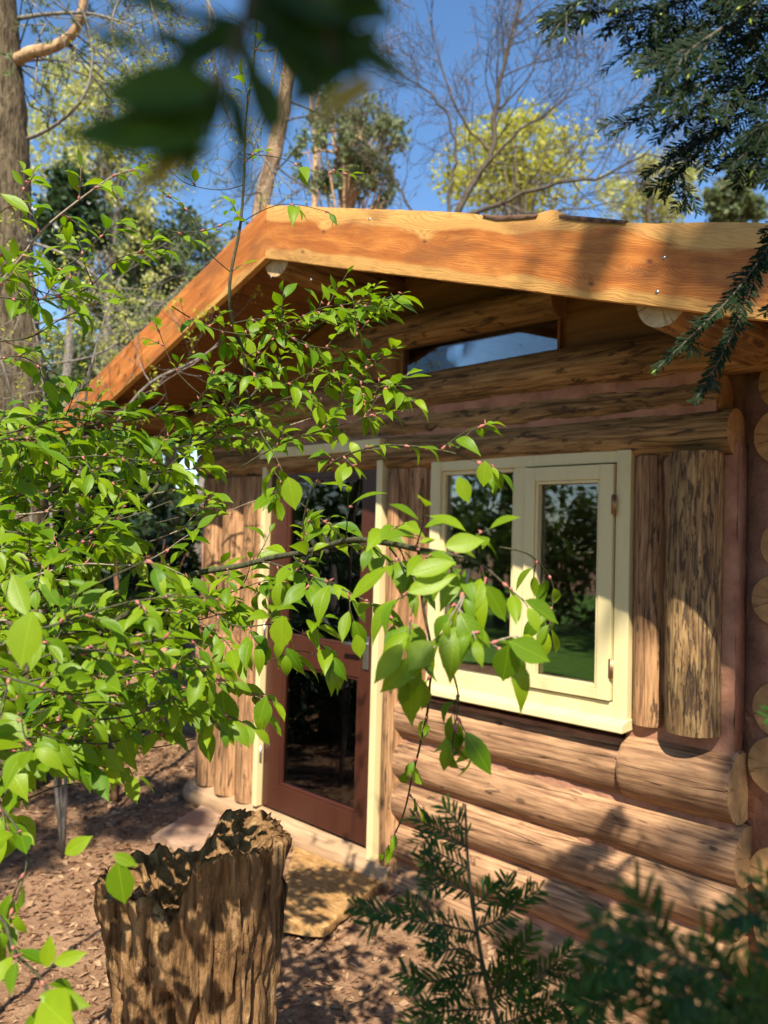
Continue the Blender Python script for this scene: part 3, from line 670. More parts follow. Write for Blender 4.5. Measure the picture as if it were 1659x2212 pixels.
STEMP = []
def branch(tb, lb, rb, px, r0, r1, spacing, tl, size, hang=.5, nl=(4, 7), start=0., updir=.15, spread=1., terminal=True):
    if px[0][0] <= 0 and STEMP:
        a = A(*px[0]); q = min(STEMP, key=lambda k: (k-a).length); tb.tube([q, q.lerp(a, .5)+Vector((0,0,.01)), a], [r0*1.5, r0*1.3, r0], 7)
    pts = smooth_path([A(*q) for q in px], 6); n = len(pts)
    pts = [q + Vector((noise.noise(q*7), noise.noise(q*7+Vector((5,0,0))), noise.noise(q*7+Vector((0,9,0)))))*.006 for q in pts]
    tb.tube(pts, [r0+(r1-r0)*i/(n-1) for i in range(n)], 7, rough=.08)
    acc = 0.; side = 1; tot = sum((pts[i+1]-pts[i]).length for i in range(n-1)); run = 0
    for i in range(n-1):
        sg = pts[i+1]-pts[i]; l_ = sg.length; run += l_
        if run/tot < start: continue
        acc += l_
        while acc > spacing:
            acc -= spacing; q = pts[i].lerp(pts[i+1], rnd.random()); ax = sg.normalized(); side = -side
            pe = ax.cross(FW).normalized()*side                      # both sides of the branch, spread in depth as well
            d = (ax*rnd.uniform(.3, 1.) + pe*rnd.uniform(.2, 1.)*spread + FW*rnd.gauss(0, .55) + Vector((0,0,updir)) + rv()*.2).normalized()
            twig(tb, lb, rb, q, d, rnd.uniform(*tl), size, rnd.randint(*nl), hang)
    if terminal: twig(tb, lb, rb, pts[-1], (pts[-1]-pts[-2]).normalized(), rnd.uniform(*tl), size, rnd.randint(*nl), hang)

# the cherry bush between the camera and the cabin
bush = thing('cherry_bush', 'leafy green cherry bush spreading in front of the cabin door', 'bush', G(-260, 2400, -.2))
BO = -bush.location
S = MB(); Pl = MB(); Lf = MB(); Rd = MB()
DK = S; PA = Pl
root = (-520, 2300, 1.9)
# stems
S.tube(smooth_path([bush.location, A(-330, 2000, 1.9), A(-160, 1700, 2.0), A(60, 1530, 2.0)], 6), [.017-.00033*i for i in range(19)], 9, rough=.15)
S.tube(smooth_path([bush.location, A(-420, 1700, 2.1), A(-300, 1300, 2.2), A(-160, 1000, 2.2), A(-120, 700, 2.1)], 6), [.016-.0004*i for i in range(25)], 9, rough=.15)
STEMP += smooth_path([A(-420, 1700, 2.1), A(-300, 1300, 2.2), A(-160, 1000, 2.2), A(-120, 700, 2.1)], 6) + smooth_path([A(-330, 2000, 1.9), A(-160, 1700, 2.0)], 6)
branch(DK, Lf, Rd, [(60,1530,2.0),(180,1400,2.05),(300,1310,2.0),(400,1246,1.95),(560,1215,1.85),(700,1178,1.7),(800,1166,1.55),(900,1185,1.35)], .0085, .0050, .075, (.06,.14), .052, .45, (3,6), .0, .1)
branch(DK, Lf, Rd, [(900,1185,1.35),(960,1195,1.3),(1030,1215,1.27),(1085,1260,1.25)], .0035, .0016, .045, (.04,.08), .054, .8, (2,4))
branch(PA, Lf, Rd, [(1010,1235,1.25),(985,1320,1.22),(950,1385,1.22),(915,1420,1.22)], .0030, .0016, .035, (.03,.07), .062, .9, (2,4), .0, .0)
branch(PA, Lf, Rd, [(985,1320,1.22),(1030,1370,1.2),(1075,1400,1.2)], .0022, .0014, .035, (.03,.06), .062, 1., (1,3), .0, .0)
branch(DK, Lf, Rd, [(905,1188,1.35),(915,1300,1.35),(935,1450,1.4),(905,1620,1.6),(872,1750,1.75),(842,1822,1.8)], .003, .0014, .13, (.02,.04), .05, .8, (1,2), .15, -.1, .5)
branch(DK, Lf, Rd, [(975,1440,1.25),(990,1500,1.25),(985,1560,1.25)], .0018, .0012, .04, (.03,.05), .062, 1., (2,3), .0, -.2)
branch(DK, Lf, Rd, [(1085,1180,1.3),(1150,1200,1.35),(1195,1260,1.45),(1190,1330,1.45)], .0016, .001, .07, (.02,.04), .05, .8, (1,3), .2, -.2, .6)
branch(DK, Lf, Rd, [(655,1150,1.85),(668,1075,1.8),(710,1010,1.75),(780,972,1.65),(860,963,1.6),(960,972,1.55),(1030,995,1.55)], .0026, .0012, .075, (.03,.06), .046, .7, (2,4), .1, .1, .7)
branch(DK, Lf, Rd, [(985,972,1.55),(1010,935,1.55),(1030,925,1.55)], .0012, .0009, .06, (.02,.03), .03, .3, (2,3))
branch(PA, Lf, Rd, [(100,1060,2.3),(250,996,2.3),(450,955,2.25),(600,925,2.2),(740,885,2.1),(830,850,2.0)], .0042, .0018, .055, (.06,.12), .05, .45, (4,7))
branch(S, Lf, Rd, [(200,1180,2.2),(330,1060,2.2),(430,950,2.25),(520,880,2.25),(600,790,2.2),(690,700,2.1),(800,655,2.0)], .0062, .0018, .06, (.06,.12), .05, .4, (4,7))
branch(S, Lf, Rd, [(560,920,2.2),(535,860,2.2),(528,770,2.2),(502,700,2.15),(494,620,2.1),(510,520,2.1),(528,400,2.1),(530,260,2.1),(552,100,2.1),(560,-80,2.1)], .0060, .0020, .14, (.03,.06), .048, .3, (1,3), .0, .1, .8)
branch(DK, Lf, Rd, [(370,660,2.0),(420,690,2.05),(480,715,2.1),(570,720,2.1),(690,668,2.05),(790,655,1.95)], .0016, .0012, .055, (.05,.10), .046, .35, (4,6))
branch(DK, Lf, Rd, [(500,700,2.15),(570,690,2.1),(650,740,2.05),(740,750,2.0),(790,700,1.95)], .0018, .001, .05, (.05,.10), .048, .45, (3,6))
branch(DK, Lf, Rd, [(530,790,2.15),(600,830,2.1),(700,800,2.05),(830,840,1.95)], .0018, .001, .055, (.04,.09), .05, .5, (3,5))
branch(DK, Lf, Rd, [(460,870,2.2),(380,800,2.2),(345,720,2.2)], .0016, .001, .07, (.03,.06), .036, .3, (2,4), .3)
branch(DK, Lf, Rd, [(590,1010,2.1),(640,1080,2.0),(700,1130,1.95)], .0018, .001, .06, (.04,.08), .055, .7, (3,5))
branch(DK, Lf, Rd, [(440,960,2.2),(520,900,2.15),(610,860,2.1),(720,830,2.05),(800,790,2.0)], .002, .001, .05, (.05,.10), .046, .45, (4,6))
branch(DK, Lf, Rd, [(420,900,2.25),(480,800,2.2),(560,760,2.15),(640,700,2.1)], .002, .001, .055, (.05,.10), .044, .4, (4,6))
branch(DK, Lf, Rd, [(520,1010,2.1),(600,960,2.05),(700,930,2.0),(800,900,1.95)], .002, .001, .06, (.04,.08), .046, .5, (3,5))
branch(DK, Lf, Rd, [(560,930,2.0),(590,980,1.95),(608,1020,1.9)], .0018, .0012, .06, (.02,.04), .062, .9, (2,4), .5, -.3)
# the left mass
for px in ([(-120,1010,2.1),(0,960,2.1),(150,930,2.1),(300,905,2.1),(430,880,2.15)],
           [(-120,1120,2.0),(0,1080,2.0),(150,1060,2.0),(300,1030,2.05),(420,1010,2.1)],
           [(-120,1180,1.8),(0,1150,1.85),(130,1160,1.9),(260,1120,1.95),(370,1080,2.0)],
           [(-120,940,2.2),(0,930,2.2),(120,925,2.2),(200,930,2.2)],
           [(-100,1290,1.8),(50,1250,1.85),(170,1220,1.9),(290,1220,1.9),(360,1190,1.9)],
           [(-100,1420,1.8),(60,1380,1.85),(220,1360,1.9),(380,1350,1.95),(470,1330,1.95)],
           [(-100,1490,1.7),(60,1470,1.75),(200,1450,1.8),(330,1440,1.85),(450,1460,1.9)],
           [(0,1560,1.7),(120,1520,1.7),(240,1500,1.75),(350,1500,1.75)],
           [(-100,1660,1.5),(0,1610,1.5),(90,1590,1.5),(150,1620,1.5)],
           [(-100,1200,2.3),(100,1180,2.3),(280,1180,2.3),(430,1130,2.3),(560,1080,2.2)],
           [(-100,1050,2.4),(100,1000,2.4),(240,960,2.4),(330,960,2.4),(500,930,2.3)],
           [(-120,950,1.95),(30,930,1.95),(140,905,1.95),(260,925,2.0)],[(-120,1100,2.2),(60,1110,2.2),(200,1090,2.2),(360,1060,2.2)],[(-120,1230,2.0),(60,1200,2.0),(200,1160,2.05),(340,1130,2.1),(460,1090,2.1)],
           [(-120,1540,1.9),(60,1530,1.9),(180,1560,1.85),(260,1560,1.8)],[(-120,1370,2.0),(30,1340,2.0),(150,1370,2.0),(260,1400,1.95)],
           [(-80,1330,2.1),(120,1310,2.1),(260,1290,2.1),(420,1300,2.1),(560,1260,2.0)]):
    branch(rnd.choice((DK, PA, DK)), Lf, Rd, px, .0034, .0012, .046, (.05,.12), .057, .6, (4,7), 0., .02)
    q = [(a*.8-10, b+rnd.uniform(15, 60), c+rnd.choice((-.22, .25, .4))) for a, b, c in px[:-1]]
    branch(DK, Lf, Rd, q, .0028, .0011, .085, (.05,.12), .053, .55, (4,7), 0., .0)
branch(DK, Lf, Rd, [(300,1320,1.95),(400,1400,1.9),(470,1470,1.85),(560,1500,1.8)], .0022, .001, .06, (.04,.08), .058, .85, (3,5), .2, -.1)
branch(DK, Lf, Rd, [(420,1290,1.95),(500,1350,1.8),(600,1350,1.7),(680,1390,1.65)], .0022, .001, .055, (.04,.08), .060, .8, (3,5), .2, -.1)
branch(DK, Lf, Rd, [(560,1215,1.85),(640,1230,1.7),(700,1260,1.6),(790,1300,1.5),(840,1330,1.45)], .0022, .001, .065, (.03,.07), .058, .8, (2,4), .1, .0)
branch(DK, Lf, Rd, [(840,1180,1.5),(870,1220,1.4),(900,1260,1.35),(890,1330,1.3)], .002, .001, .06, (.03,.06), .062, .8, (2,4), .0, .0)
branch(DK, Lf, Rd, [(560,1440,1.75),(640,1410,1.7),(690,1420,1.7)], .0012, .0008, .06, (.02,.05), .056, .9, (2,3), .2, -.1)
for px in ([(40,1640,1.5),(140,1600,1.5),(220,1610,1.48),(300,1590,1.5),(350,1560,1.5)], [(60,1540,1.55),(200,1520,1.55),(330,1530,1.52),(440,1530,1.5),(480,1540,1.5)], [(-40,1450,1.35),(60,1480,1.35),(150,1500,1.35),(220,1490,1.36)], [(60,1380,1.45),(180,1400,1.45),(300,1430,1.45),(390,1480,1.45)]):
    branch(DK, Lf, Rd, px, .0024, .001, .05, (.03,.07), .047, .7, (3,5), 0., -.02)
for px in ([(20,1380,1.3),(150,1340,1.3),(280,1300,1.3),(380,1290,1.32)], [(60,1500,1.4),(200,1480,1.4),(330,1450,1.42),(440,1440,1.42)], [(120,1420,1.32),(260,1400,1.34),(380,1380,1.36),(460,1400,1.36)]):
    branch(DK, Lf, Rd, px, .0024, .001, .042, (.03,.07), .041, .6, (3,5), 0., .0)
for px in ([(60,1620,1.5),(200,1600,1.5),(320,1620,1.52),(420,1600,1.55)], [(150,1290,1.3),(250,1240,1.28),(330,1200,1.27)], [(180,1560,1.4),(300,1540,1.42),(420,1480,1.42),(470,1470,1.43)]):
    branch(DK, Lf, Rd, px, .0022, .001, .05, (.03,.06), .038, .6, (3,5), 0., .0)
# upper left shoots
branch(PA, Lf, Rd, [(-40,660,1.75),(30,580,1.75),(90,500,1.75),(150,445,1.75),(215,395,1.75),(240,380,1.75)], .0030, .0014, .05, (.03,.07), .052, .35, (3,5), 0., .1)
branch(DK, Lf, Rd, [(-40,600,1.9),(60,600,1.9),(150,570,1.9),(215,515,1.9)], .0026, .0012, .06, (.04,.07), .052, .5, (3,5))
branch(DK, Lf, Rd, [(-40,640,1.9),(80,650,1.9),(180,630,1.9),(250,560,1.9),(300,545,1.9)], .0022, .001, .065, (.04,.07), .05, .5, (2,5))
branch(DK, Lf, Rd, [(-40,740,2.0),(60,730,2.0),(130,690,2.0),(200,660,2.0)], .0022, .001, .07, (.04,.07), .048, .5, (2,4))
branch(DK, Lf, Rd, [(330,480,1.9),(380,500,1.9),(440,500,1.9),(470,490,1.9)], .0016, .0010, .06, (.02,.04), .036, .6, (2,3), 0., .0, .6)
branch(DK, Lf, Rd, [(500,590,2.1),(450,545,2.05),(415,470,2.0),(370,430,1.95)], .0016, .0008, .09, (.02,.04), .034, .6, (1,2), .4, .0, .6)
branch(DK, Lf, Rd, [(528,400,2.1),(480,410,2.1),(400,395,2.1),(360,360,2.1)], .0014, .0008, .10, (.02,.03), .045, .4, (1,2), .2, .0, .6)
branch(DK, Lf, Rd, [(530,330,2.1),(600,340,2.1),(680,370,2.1),(740,375,2.1)], .0014, .0008, .09, (.02,.03), .045, .4, (1,2), .2, .0, .6)
branch(DK, Lf, Rd, [(520,480,2.1),(610,440,2.0),(700,455,1.95)], .0014, .0008, .10, (.02,.03), .05, .8, (1,2), .4, .0, .5)
branch(DK, Lf, Rd, [(-40,520,1.8),(20,560,1.8),(70,620,1.8),(120,640,1.8)], .002, .001, .05, (.04,.07), .05, .5, (3,5))
branch(DK, Lf, Rd, [(-40,790,1.9),(40,770,1.9),(110,800,1.9)], .002, .001, .05, (.04,.07), .05, .5, (3,5))
branch(DK, Lf, Rd, [(-40,480,1.85),(30,440,1.85),(60,400,1.85)], .0018, .001, .06, (.03,.06), .046, .5, (2,4))
branch(DK, Lf, Rd, [(-60,1030,1.9),(80,1000,1.9),(220,985,1.95),(330,1000,2.0)], .0028, .0011, .05, (.05,.11), .05, .5, (4,6))
branch(DK, Lf, Rd, [(100,1250,2.0),(260,1310,1.9),(400,1330,1.85),(470,1370,1.8)], .0024, .0011, .05, (.05,.10), .05, .6, (3,6))
branch(DK, Lf, Rd, [(-60,1720,1.6),(40,1730,1.6),(120,1700,1.6),(190,1690,1.6)], .0022, .001, .06, (.03,.07), .05, .7, (3,5))
branch(DK, Lf, Rd, [(-60,1640,1.7),(60,1660,1.7),(160,1640,1.7),(230,1650,1.7)], .0022, .001, .06, (.03,.07), .05, .7, (3,5))
# lower left corner
branch(DK, Lf, Rd, [(-60,1930,1.3),(10,1985,1.25),(35,2055,1.2),(85,2110,1.2),(110,2160,1.2)], .0030, .0016, .07, (.02,.05), .056, .5, (2,3), .0, .1, .8)
branch(DK, Lf, Rd, [(-60,1700,1.45),(20,1760,1.4),(60,1850,1.35),(30,1960,1.3)], .0022, .0012, .07, (.03,.06), .062, .7, (2,4), .0, .0, .8)
branch(DK, Lf, Rd, [(0,1660,1.6),(60,1690,1.55),(110,1700,1.5)], .0018, .001, .06, (.03,.05), .058, .7, (2,4))
# single leaves that stand out
def one(px, a, b, wr=.24, dz=0., var=.5, dr=.15, mb=Lf, nn=None):
    p0 = A(*a); p1 = A(*b); L = (p1-p0).length; leaf(mb, p0, p1-p0, nn if nn else (-FW + Vector((0,0,.45)) + rv()*.15).normalized(), L, wr, dr, .25, var)
for a, b, wr, v in (((70,1320,1.08),(38,1450,1.06),.30,.75), ((60,1330,1.1),(20,1230,1.12),.2,.7), ((622,1030,1.5),(640,1105,1.5),.3,.8), ((1100,1385,1.15),(1195,1430,1.15),.27,.3), ((1100,1390,1.16),(1085,1480,1.18),.3,.15),
                    ((255,1860,1.2),(268,1962,1.2),.30,.3), ((245,1845,1.2),(300,1872,1.2),.22,.5), ((100,2090,1.1),(108,2020,1.1),.24,.9), ((115,2080,1.1),(190,2058,1.1),.2,.95), ((90,2160,1.05),(155,2225,1.0),.36,.9), ((85,2150,1.05),(200,2175,1.05),.2,.6),
                    ((140,1845,1.25),(200,1805,1.25),.25,.85), ((770,1370,1.4),(780,1425,1.4),.28,.7), ((610,1330,1.5),(606,1410,1.5),.32,.8), ((960,1180,1.2),(1052,1165,1.2),.25,.95), ((885,1240,1.2),(990,1210,1.2),.2,.9), ((880,1280,1.2),(990,1238,1.2),.2,.95),
                    ((870,1390,1.2),(805,1480,1.18),.2,.95), ((905,1420,1.2),(815,1500,1.2),.2,.9), ((930,1385,1.2),(880,1450,1.18),.38,.7), ((560,1560,1.6),(575,1500,1.6),.3,.2), ((480,1490,1.5),(490,1600,1.5),.3,.2), ((440,1560,1.5),(455,1655,1.5),.2,.3),
                    ((215,1590,1.5),(205,1670,1.5),.3,.8), ((265,1580,1.5),(285,1660,1.5),.28,.4), ((1048,995,1.5),(1045,1055,1.5),.3,.75), ((990,1030,1.45),(1015,1090,1.45),.27,.8)):
    one(None, a, b, wr, var=v)
# small pale flower racemes
for _ in range(0): pass
def ship(mb, name, mat, parent, off):
    mb.v = [(v[0]+off.x, v[1]+off.y, v[2]+off.z) for v in mb.v]; return mb.build(name, mat, parent)
S.add(Pl.v, Pl.f, Pl.uv, 0., 1); ship(S, 'branches', [MSTEM, MPALE], bush, BO); ship(Lf, 'foliage', MLEAF, bush, BO); ship(Rd, 'bud_scales', MRED, bush, BO)

# ------------------------------------------------------------------ dark leaves hanging close to the lens
nr = thing('overhanging_branch', 'dark out of focus leafy twig hanging close at the top', 'branch', A(560, -260, .27))
b = MB(); l = MB(); y_ = MB()
b.tube(smooth_path([A(560,-260,.27), A(545,-60,.27), A(525,60,.27), A(480,160,.27), A(420,260,.275), A(372,350,.28)], 5), [.0028-.00006*i for i in range(26)], 7)
b.tube(smooth_path([A(560,-260,.27), A(640,-60,.27), A(700,40,.27), A(720,140,.27)], 5), [.0026-.0001*i for i in range(16)], 7)
near_n = lambda: (Vector((0,0,1))*.9 - FW*.35 + rv()*.12).normalized()
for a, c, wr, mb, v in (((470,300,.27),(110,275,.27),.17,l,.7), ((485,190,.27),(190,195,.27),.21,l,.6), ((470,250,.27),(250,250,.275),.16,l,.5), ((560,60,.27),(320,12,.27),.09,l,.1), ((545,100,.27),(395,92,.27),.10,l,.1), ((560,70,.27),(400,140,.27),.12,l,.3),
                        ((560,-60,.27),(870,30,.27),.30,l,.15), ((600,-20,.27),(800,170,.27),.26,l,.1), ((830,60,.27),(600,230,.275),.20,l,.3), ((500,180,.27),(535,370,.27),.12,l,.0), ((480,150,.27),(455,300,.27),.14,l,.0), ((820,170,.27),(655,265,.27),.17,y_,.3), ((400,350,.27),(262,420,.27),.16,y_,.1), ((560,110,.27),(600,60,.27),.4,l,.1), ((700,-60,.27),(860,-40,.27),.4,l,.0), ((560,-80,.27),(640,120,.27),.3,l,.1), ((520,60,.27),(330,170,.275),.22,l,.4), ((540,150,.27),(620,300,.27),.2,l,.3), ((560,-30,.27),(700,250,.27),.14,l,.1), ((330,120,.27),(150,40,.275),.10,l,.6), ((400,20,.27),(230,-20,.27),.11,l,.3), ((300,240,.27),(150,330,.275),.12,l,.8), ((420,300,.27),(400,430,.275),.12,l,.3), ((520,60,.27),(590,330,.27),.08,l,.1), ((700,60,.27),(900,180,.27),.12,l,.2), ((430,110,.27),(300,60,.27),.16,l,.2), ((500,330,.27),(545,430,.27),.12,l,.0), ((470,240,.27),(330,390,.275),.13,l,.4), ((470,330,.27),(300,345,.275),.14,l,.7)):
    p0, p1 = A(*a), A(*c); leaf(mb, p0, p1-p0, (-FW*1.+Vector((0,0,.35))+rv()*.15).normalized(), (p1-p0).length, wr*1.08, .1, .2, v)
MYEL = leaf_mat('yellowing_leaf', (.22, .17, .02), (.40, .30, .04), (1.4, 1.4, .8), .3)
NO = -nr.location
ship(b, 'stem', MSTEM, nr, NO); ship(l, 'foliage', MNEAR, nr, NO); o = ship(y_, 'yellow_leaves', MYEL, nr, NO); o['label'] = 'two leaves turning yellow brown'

# ------------------------------------------------------------------ yew
def needle(mb, p, d, nrm, L, w, var):
    s_ = d.cross(nrm).normalized()*w/2; m_ = p + d*L*.5 + nrm*L*.03; t_ = p + d*L*.86
    mb.add([p - s_*.5, p + s_*.5, m_ - s_, m_ + s_, t_ - s_*.85 - nrm*L*.02, t_ + s_*.85 - nrm*L*.02, p + d*L - nrm*L*.05], [(0,1,3,2), (2,3,5,4), (4,5,6)], [(.3,0),(.7,0),(.3,.5),(.7,.5),(.3,.86),(.7,.86),(.5,1)], var)
def shoot(sb, nb, yb, pts, nrm, nl=.021, step=.0026, r=.0013, tip=True):
    n = len(pts); sb.tube(pts, [r*(1-.5*i/(n-1)) for i in range(n)], 5)
    acc = 0; tot = sum((pts[i+1]-pts[i]).length for i in range(n-1)); run = 0
    for i in range(n-1):
        sg = pts[i+1]-pts[i]; l_ = sg.length; ax = sg.normalized(); k = max(1, int(l_/step)); s_ = ax.cross(nrm).normalized(); nn = s_.cross(ax)
        for j in range(k):
            q = pts[i] + sg*(j+rnd.random())/k; f = (run + l_*j/k)/tot
            for sd in (1, -1):
                if rnd.random() < .06: continue
                an = rnd.gauss(1.0-.45*f, .12); d = (ax*math.cos(an) + s_*sd*math.sin(an) + nn*rnd.gauss(.18, .22)).normalized()
                needle(nb, q, d, (nn+rv()*.25).normalized(), nl*rnd.uniform(.75, 1.1)*(1-.35*max(0, f-.8)/.2)*min(1, .55+f*3), nl*(.15 if nl < .026 else .12), min(1, max(0, rnd.gauss(.35+.25*f, .22))))
        run += l_
    if tip and rnd.random() < .3:
        e = pts[-1]; ax = (pts[-1]-pts[-2]).normalized(); yb.tube([e-ax*.002, e+ax*.004, e+ax*.010], [.0012, .0022, .0006], 5)
def yewbranch(sb, nb, yb, px, dens=.032, sub=(.05, .12), r=.0026, nl=.021, level=1, nrm=None, base=.2, droop=.2, clamp=False):
    px = [(min(q[0], 1715), max(q[1], -45), q[2]) if clamp else q for q in px]; px = [q for i, q in enumerate(px) if i == 0 or (abs(q[0]-px[i-1][0])+abs(q[1]-px[i-1][1])) > 12]
    pts = smooth_path([A(*q) for q in px], 6); N_ = (nrm or (-FW*.75 + Vector((0,0,.65)))).normalized()
    shoot(sb, nb, yb, pts, N_, nl, .003, r); tot = sum((pts[i+1]-pts[i]).length for i in range(len(pts)-1)); run = acc = 0; sd = 1
    for i in range(len(pts)-1):
        sg = pts[i+1]-pts[i]; run += sg.length; acc += sg.length
        while acc > dens:
            acc -= dens; f = run/tot
            if f > .93: continue
            sd = -sd; ax = sg.normalized(); s_ = ax.cross(N_).normalized()*sd; L = rnd.uniform(*sub)*(1-.6*f) + .012
            d = (ax*.75 + s_*.75 + rv()*.18 + Vector((0,0,-.1))).normalized(); q = pts[i]; sp = [q]
            for k in range(5): d = (d + ax*.05 + Vector((0,0,-droop*.25)) + rv()*.05).normalized(); sp.append(sp[-1]+d*L/5)
            n2 = (N_ + rv()*.35).normalized(); shoot(sb, nb, yb, sp, n2, nl*.95, .0028, r*.55)
            if level > 1 and L > .07:
                for kk in (1, 2, 3):
                    s2 = (sp[kk+1]-sp[kk]).normalized(); d2 = (s2*.7 + s2.cross(n2).normalized()*(1 if kk % 2 else -1)*.75 + Vector((0,0,-.15)) + rv()*.1).normalized(); L2 = L*rnd.uniform(.35, .6)
                    shoot(sb, nb, yb, [sp[kk], sp[kk]+d2*L2*.5, sp[kk]+d2*L2+Vector((0,0,-.01))], (n2+rv()*.2).normalized(), nl*.9, .003, .0007)
yew = thing('yew_tree', 'dark green yew tree with needled sprays hanging into the top right corner', 'yew tree', (1.9, -3.6, -.2))
sb, nb, yb = MB(), MB(), MB()
for px in ([(1790,-160,1.29),(1600,-40,1.29),(1450,10,1.29),(1330,25,1.29),(1230,30,1.29),(1165,70,1.29)],
           [(1790,-120,1.25),(1500,-60,1.25),(1350,-40,1.25),(1250,0,1.25),(1185,90,1.25)],
           [(1450,10,1.29),(1400,70,1.27),(1360,130,1.26)],
           [(1790,-60,1.29),(1650,60,1.29),(1560,150,1.29),(1450,220,1.29),(1370,262,1.29),(1315,295,1.29)],
           [(1560,60,1.20),(1480,120,1.20),(1440,200,1.20)],
           [(1790,40,1.33),(1690,160,1.33),(1600,250,1.33),(1520,315,1.33),(1465,370,1.33),(1430,432,1.33)],
           [(1790,-40,1.42),(1700,100,1.42),(1620,180,1.42),(1540,200,1.42),(1470,180,1.42)],
           [(1790,120,1.20),(1720,220,1.20),(1660,290,1.20),(1625,372,1.20)],
           [(1790,200,1.38),(1700,280,1.38),(1640,330,1.38),(1560,360,1.38)],
           [(1700,-60,1.38),(1600,30,1.38),(1540,80,1.38),(1480,60,1.38),(1420,90,1.38)]):
    yewbranch(sb, nb, yb, px, .024, (.06, .13), .0026, .0205, 2, clamp=True)
yewbranch(sb, nb, yb, [(1790,380,1.5),(1700,470,1.5),(1645,555,1.5),(1580,640,1.48),(1505,715,1.46),(1415,800,1.45)], .060, (.02, .045), .0026, .0235, 1, droop=.1)
yewbranch(sb, nb, yb, [(1700,470,1.5),(1640,580,1.5),(1600,680,1.48),(1555,775,1.46),(1500,868,1.45)], .070, (.02, .04), .0022, .0235, 1, droop=.1)
yewbranch(sb, nb, yb, [(1790,500,1.4),(1720,600,1.4),(1650,680,1.4)], .05, (.03, .06), .0022, .0235, 1)
# limbs and the crown over and behind the camera, which throws the shade
fb = MB(); tb = MB(); T0 = Vector((1.9, -3.6, -.25))
tb.tube(smooth_path([T0, T0+Vector((-.05,.05,1.4)), T0+Vector((.05,.1,2.8)), T0+Vector((-.1,.1,4.6)), T0+Vector((0,0,6))], 6), [.17-.006*i for i in range(25)], 14, rough=.25)
lmb = MB()
for e in ((1710,-45,1.29), (1715,60,1.33), (1780,330,1.5)):
    p1 = A(*e); z0 = p1.z + rnd.uniform(-.5, .1); lmb.tube(smooth_path([Vector((1.88, -3.5, z0)), Vector((1.5, -2.9, z0+.25)), (Vector((1.2, -2.4, p1.z+.2))+p1)/2, p1], 5), [.026-.0015*i for i in range(16)], 8, rough=.15)
def cloud(mb, c, rx, ry, rz, n, s, flat=.0, clumps=14, cr=.35):
    c = Vector(c); cl = []
    for i in range(clumps):
        v = rv(); t = rnd.random()**.4; cl.append(c + Vector((v.x*rx*t, v.y*ry*t, v.z*rz*t)))
    for i in range(n):
        k = rnd.choice(cl); v = rv(); t = rnd.random()**.5; q = k + Vector((v.x*rx, v.y*ry, v.z*rz))*cr*t
        d = rv(); e = d.cross(rv()).normalized(); sz = s*rnd.uniform(.5, 1.3)
        mb.add([q-d*sz, q+e*sz*.45, q+d*sz, q-e*sz*.45], [(0,1,2,3)], [(.5,0),(1,.5),(.5,1),(0,.5)], min(1, max(0, rnd.gauss(.5, .28))))
near_c = A(500, 150, .28)
for t, rr, nn in ((1.3, .34, 1500), (2.4, .42, 1500)): cloud(fb, near_c + SUN*t, rr, rr, rr*.8, nn, .045, clumps=9)
yc = A(1500, 150, 1.5)
for t, rr, nn in (): cloud(fb, yc + SUN*t + Vector((.12,0,.12)), rr, rr, rr*.8, nn, .045, clumps=9)
for i in range(9): cloud(fb, (2.6+rnd.uniform(-.8, 1.4), -4.2+rnd.uniform(-1.3, .5), rnd.uniform(3.4, 5.6)), .6, .6, .35, 420, .05, clumps=6)
lmb.tube(smooth_path([Vector((1.85,-3.6,2.6)), Vector((1.2,-3.9,3.2)), near_c+SUN*1.8], 5), [.03-.002*i for i in range(11)], 8)
YO = -yew.location
ship(tb, 'trunk', MBARK, yew, YO); ship(lmb, 'limbs', MGREY, yew, YO); ship(sb, 'twigs', MTWIG, yew, YO); ship(nb, 'needles', MYEW, yew, YO); ship(yb, 'buds', MYOUNG, yew, YO)['kind'] = 'stuff'; ship(fb, 'crown', MYEW, yew, YO)

ys = thing('yew_sapling', 'young yew shoot with a yellowish stem standing below the window', 'yew sapling', A(1120, 2560, 1.2))
sb, nb, yb = MB(), MB(), MB(); NS = (-FW*.8 + Vector((0,0,.6)))
sb.tube(smooth_path([ys.location, A(1085,2260,1.16), A(1048,2110,1.15), A(1020,1950,1.15), A(1010,1850,1.15), A(1005,1738,1.15)], 6), [.0045-.0001*i for i in range(31)], 8)
for px in ([(1028,2015,1.15),(960,2000,1.12),(880,1985,1.1),(765,1958,1.08)], [(1018,1930,1.15),(970,1905,1.14),(920,1880,1.13)], [(1014,1880,1.15),(960,1850,1.14),(925,1830,1.13)], [(1011,1832,1.15),(960,1800,1.14),(895,1768,1.13)], [(1010,1800,1.15),(975,1760,1.15),(960,1745,1.15)],
           [(1028,2005,1.15),(1080,1985,1.14),(1125,1945,1.13),(1165,1922,1.12)], [(1045,2100,1.15),(960,2115,1.12),(880,2130,1.1)], [(1050,2120,1.15),(1110,2070,1.13),(1150,2015,1.12)], [(1060,2160,1.15),(1150,2120,1.12),(1235,2050,1.1)],
           [(1075,2215,1.15),(1200,2170,1.1),(1360,2112,1.05)], [(1062,2180,1.15),(960,2185,1.1),(870,2215,1.06)], [(1040,2080,1.15),(1000,2050,1.1),(940,2060,1.08)], [(1080,2240,1.15),(1180,2230,1.1),(1300,2190,1.05)], [(1022,1960,1.15),(1050,1935,1.15),(1060,1915,1.15)], [(1070,2230,1.1),(990,2240,1.05),(900,2270,1.0)], [(1055,2140,1.15),(1090,2120,1.08),(1130,2080,1.04)]):
    yewbranch(sb, nb, yb, px, .052, (.025, .05), .0018, .028, 1, NS, droop=-.1)
SO = -ys.location
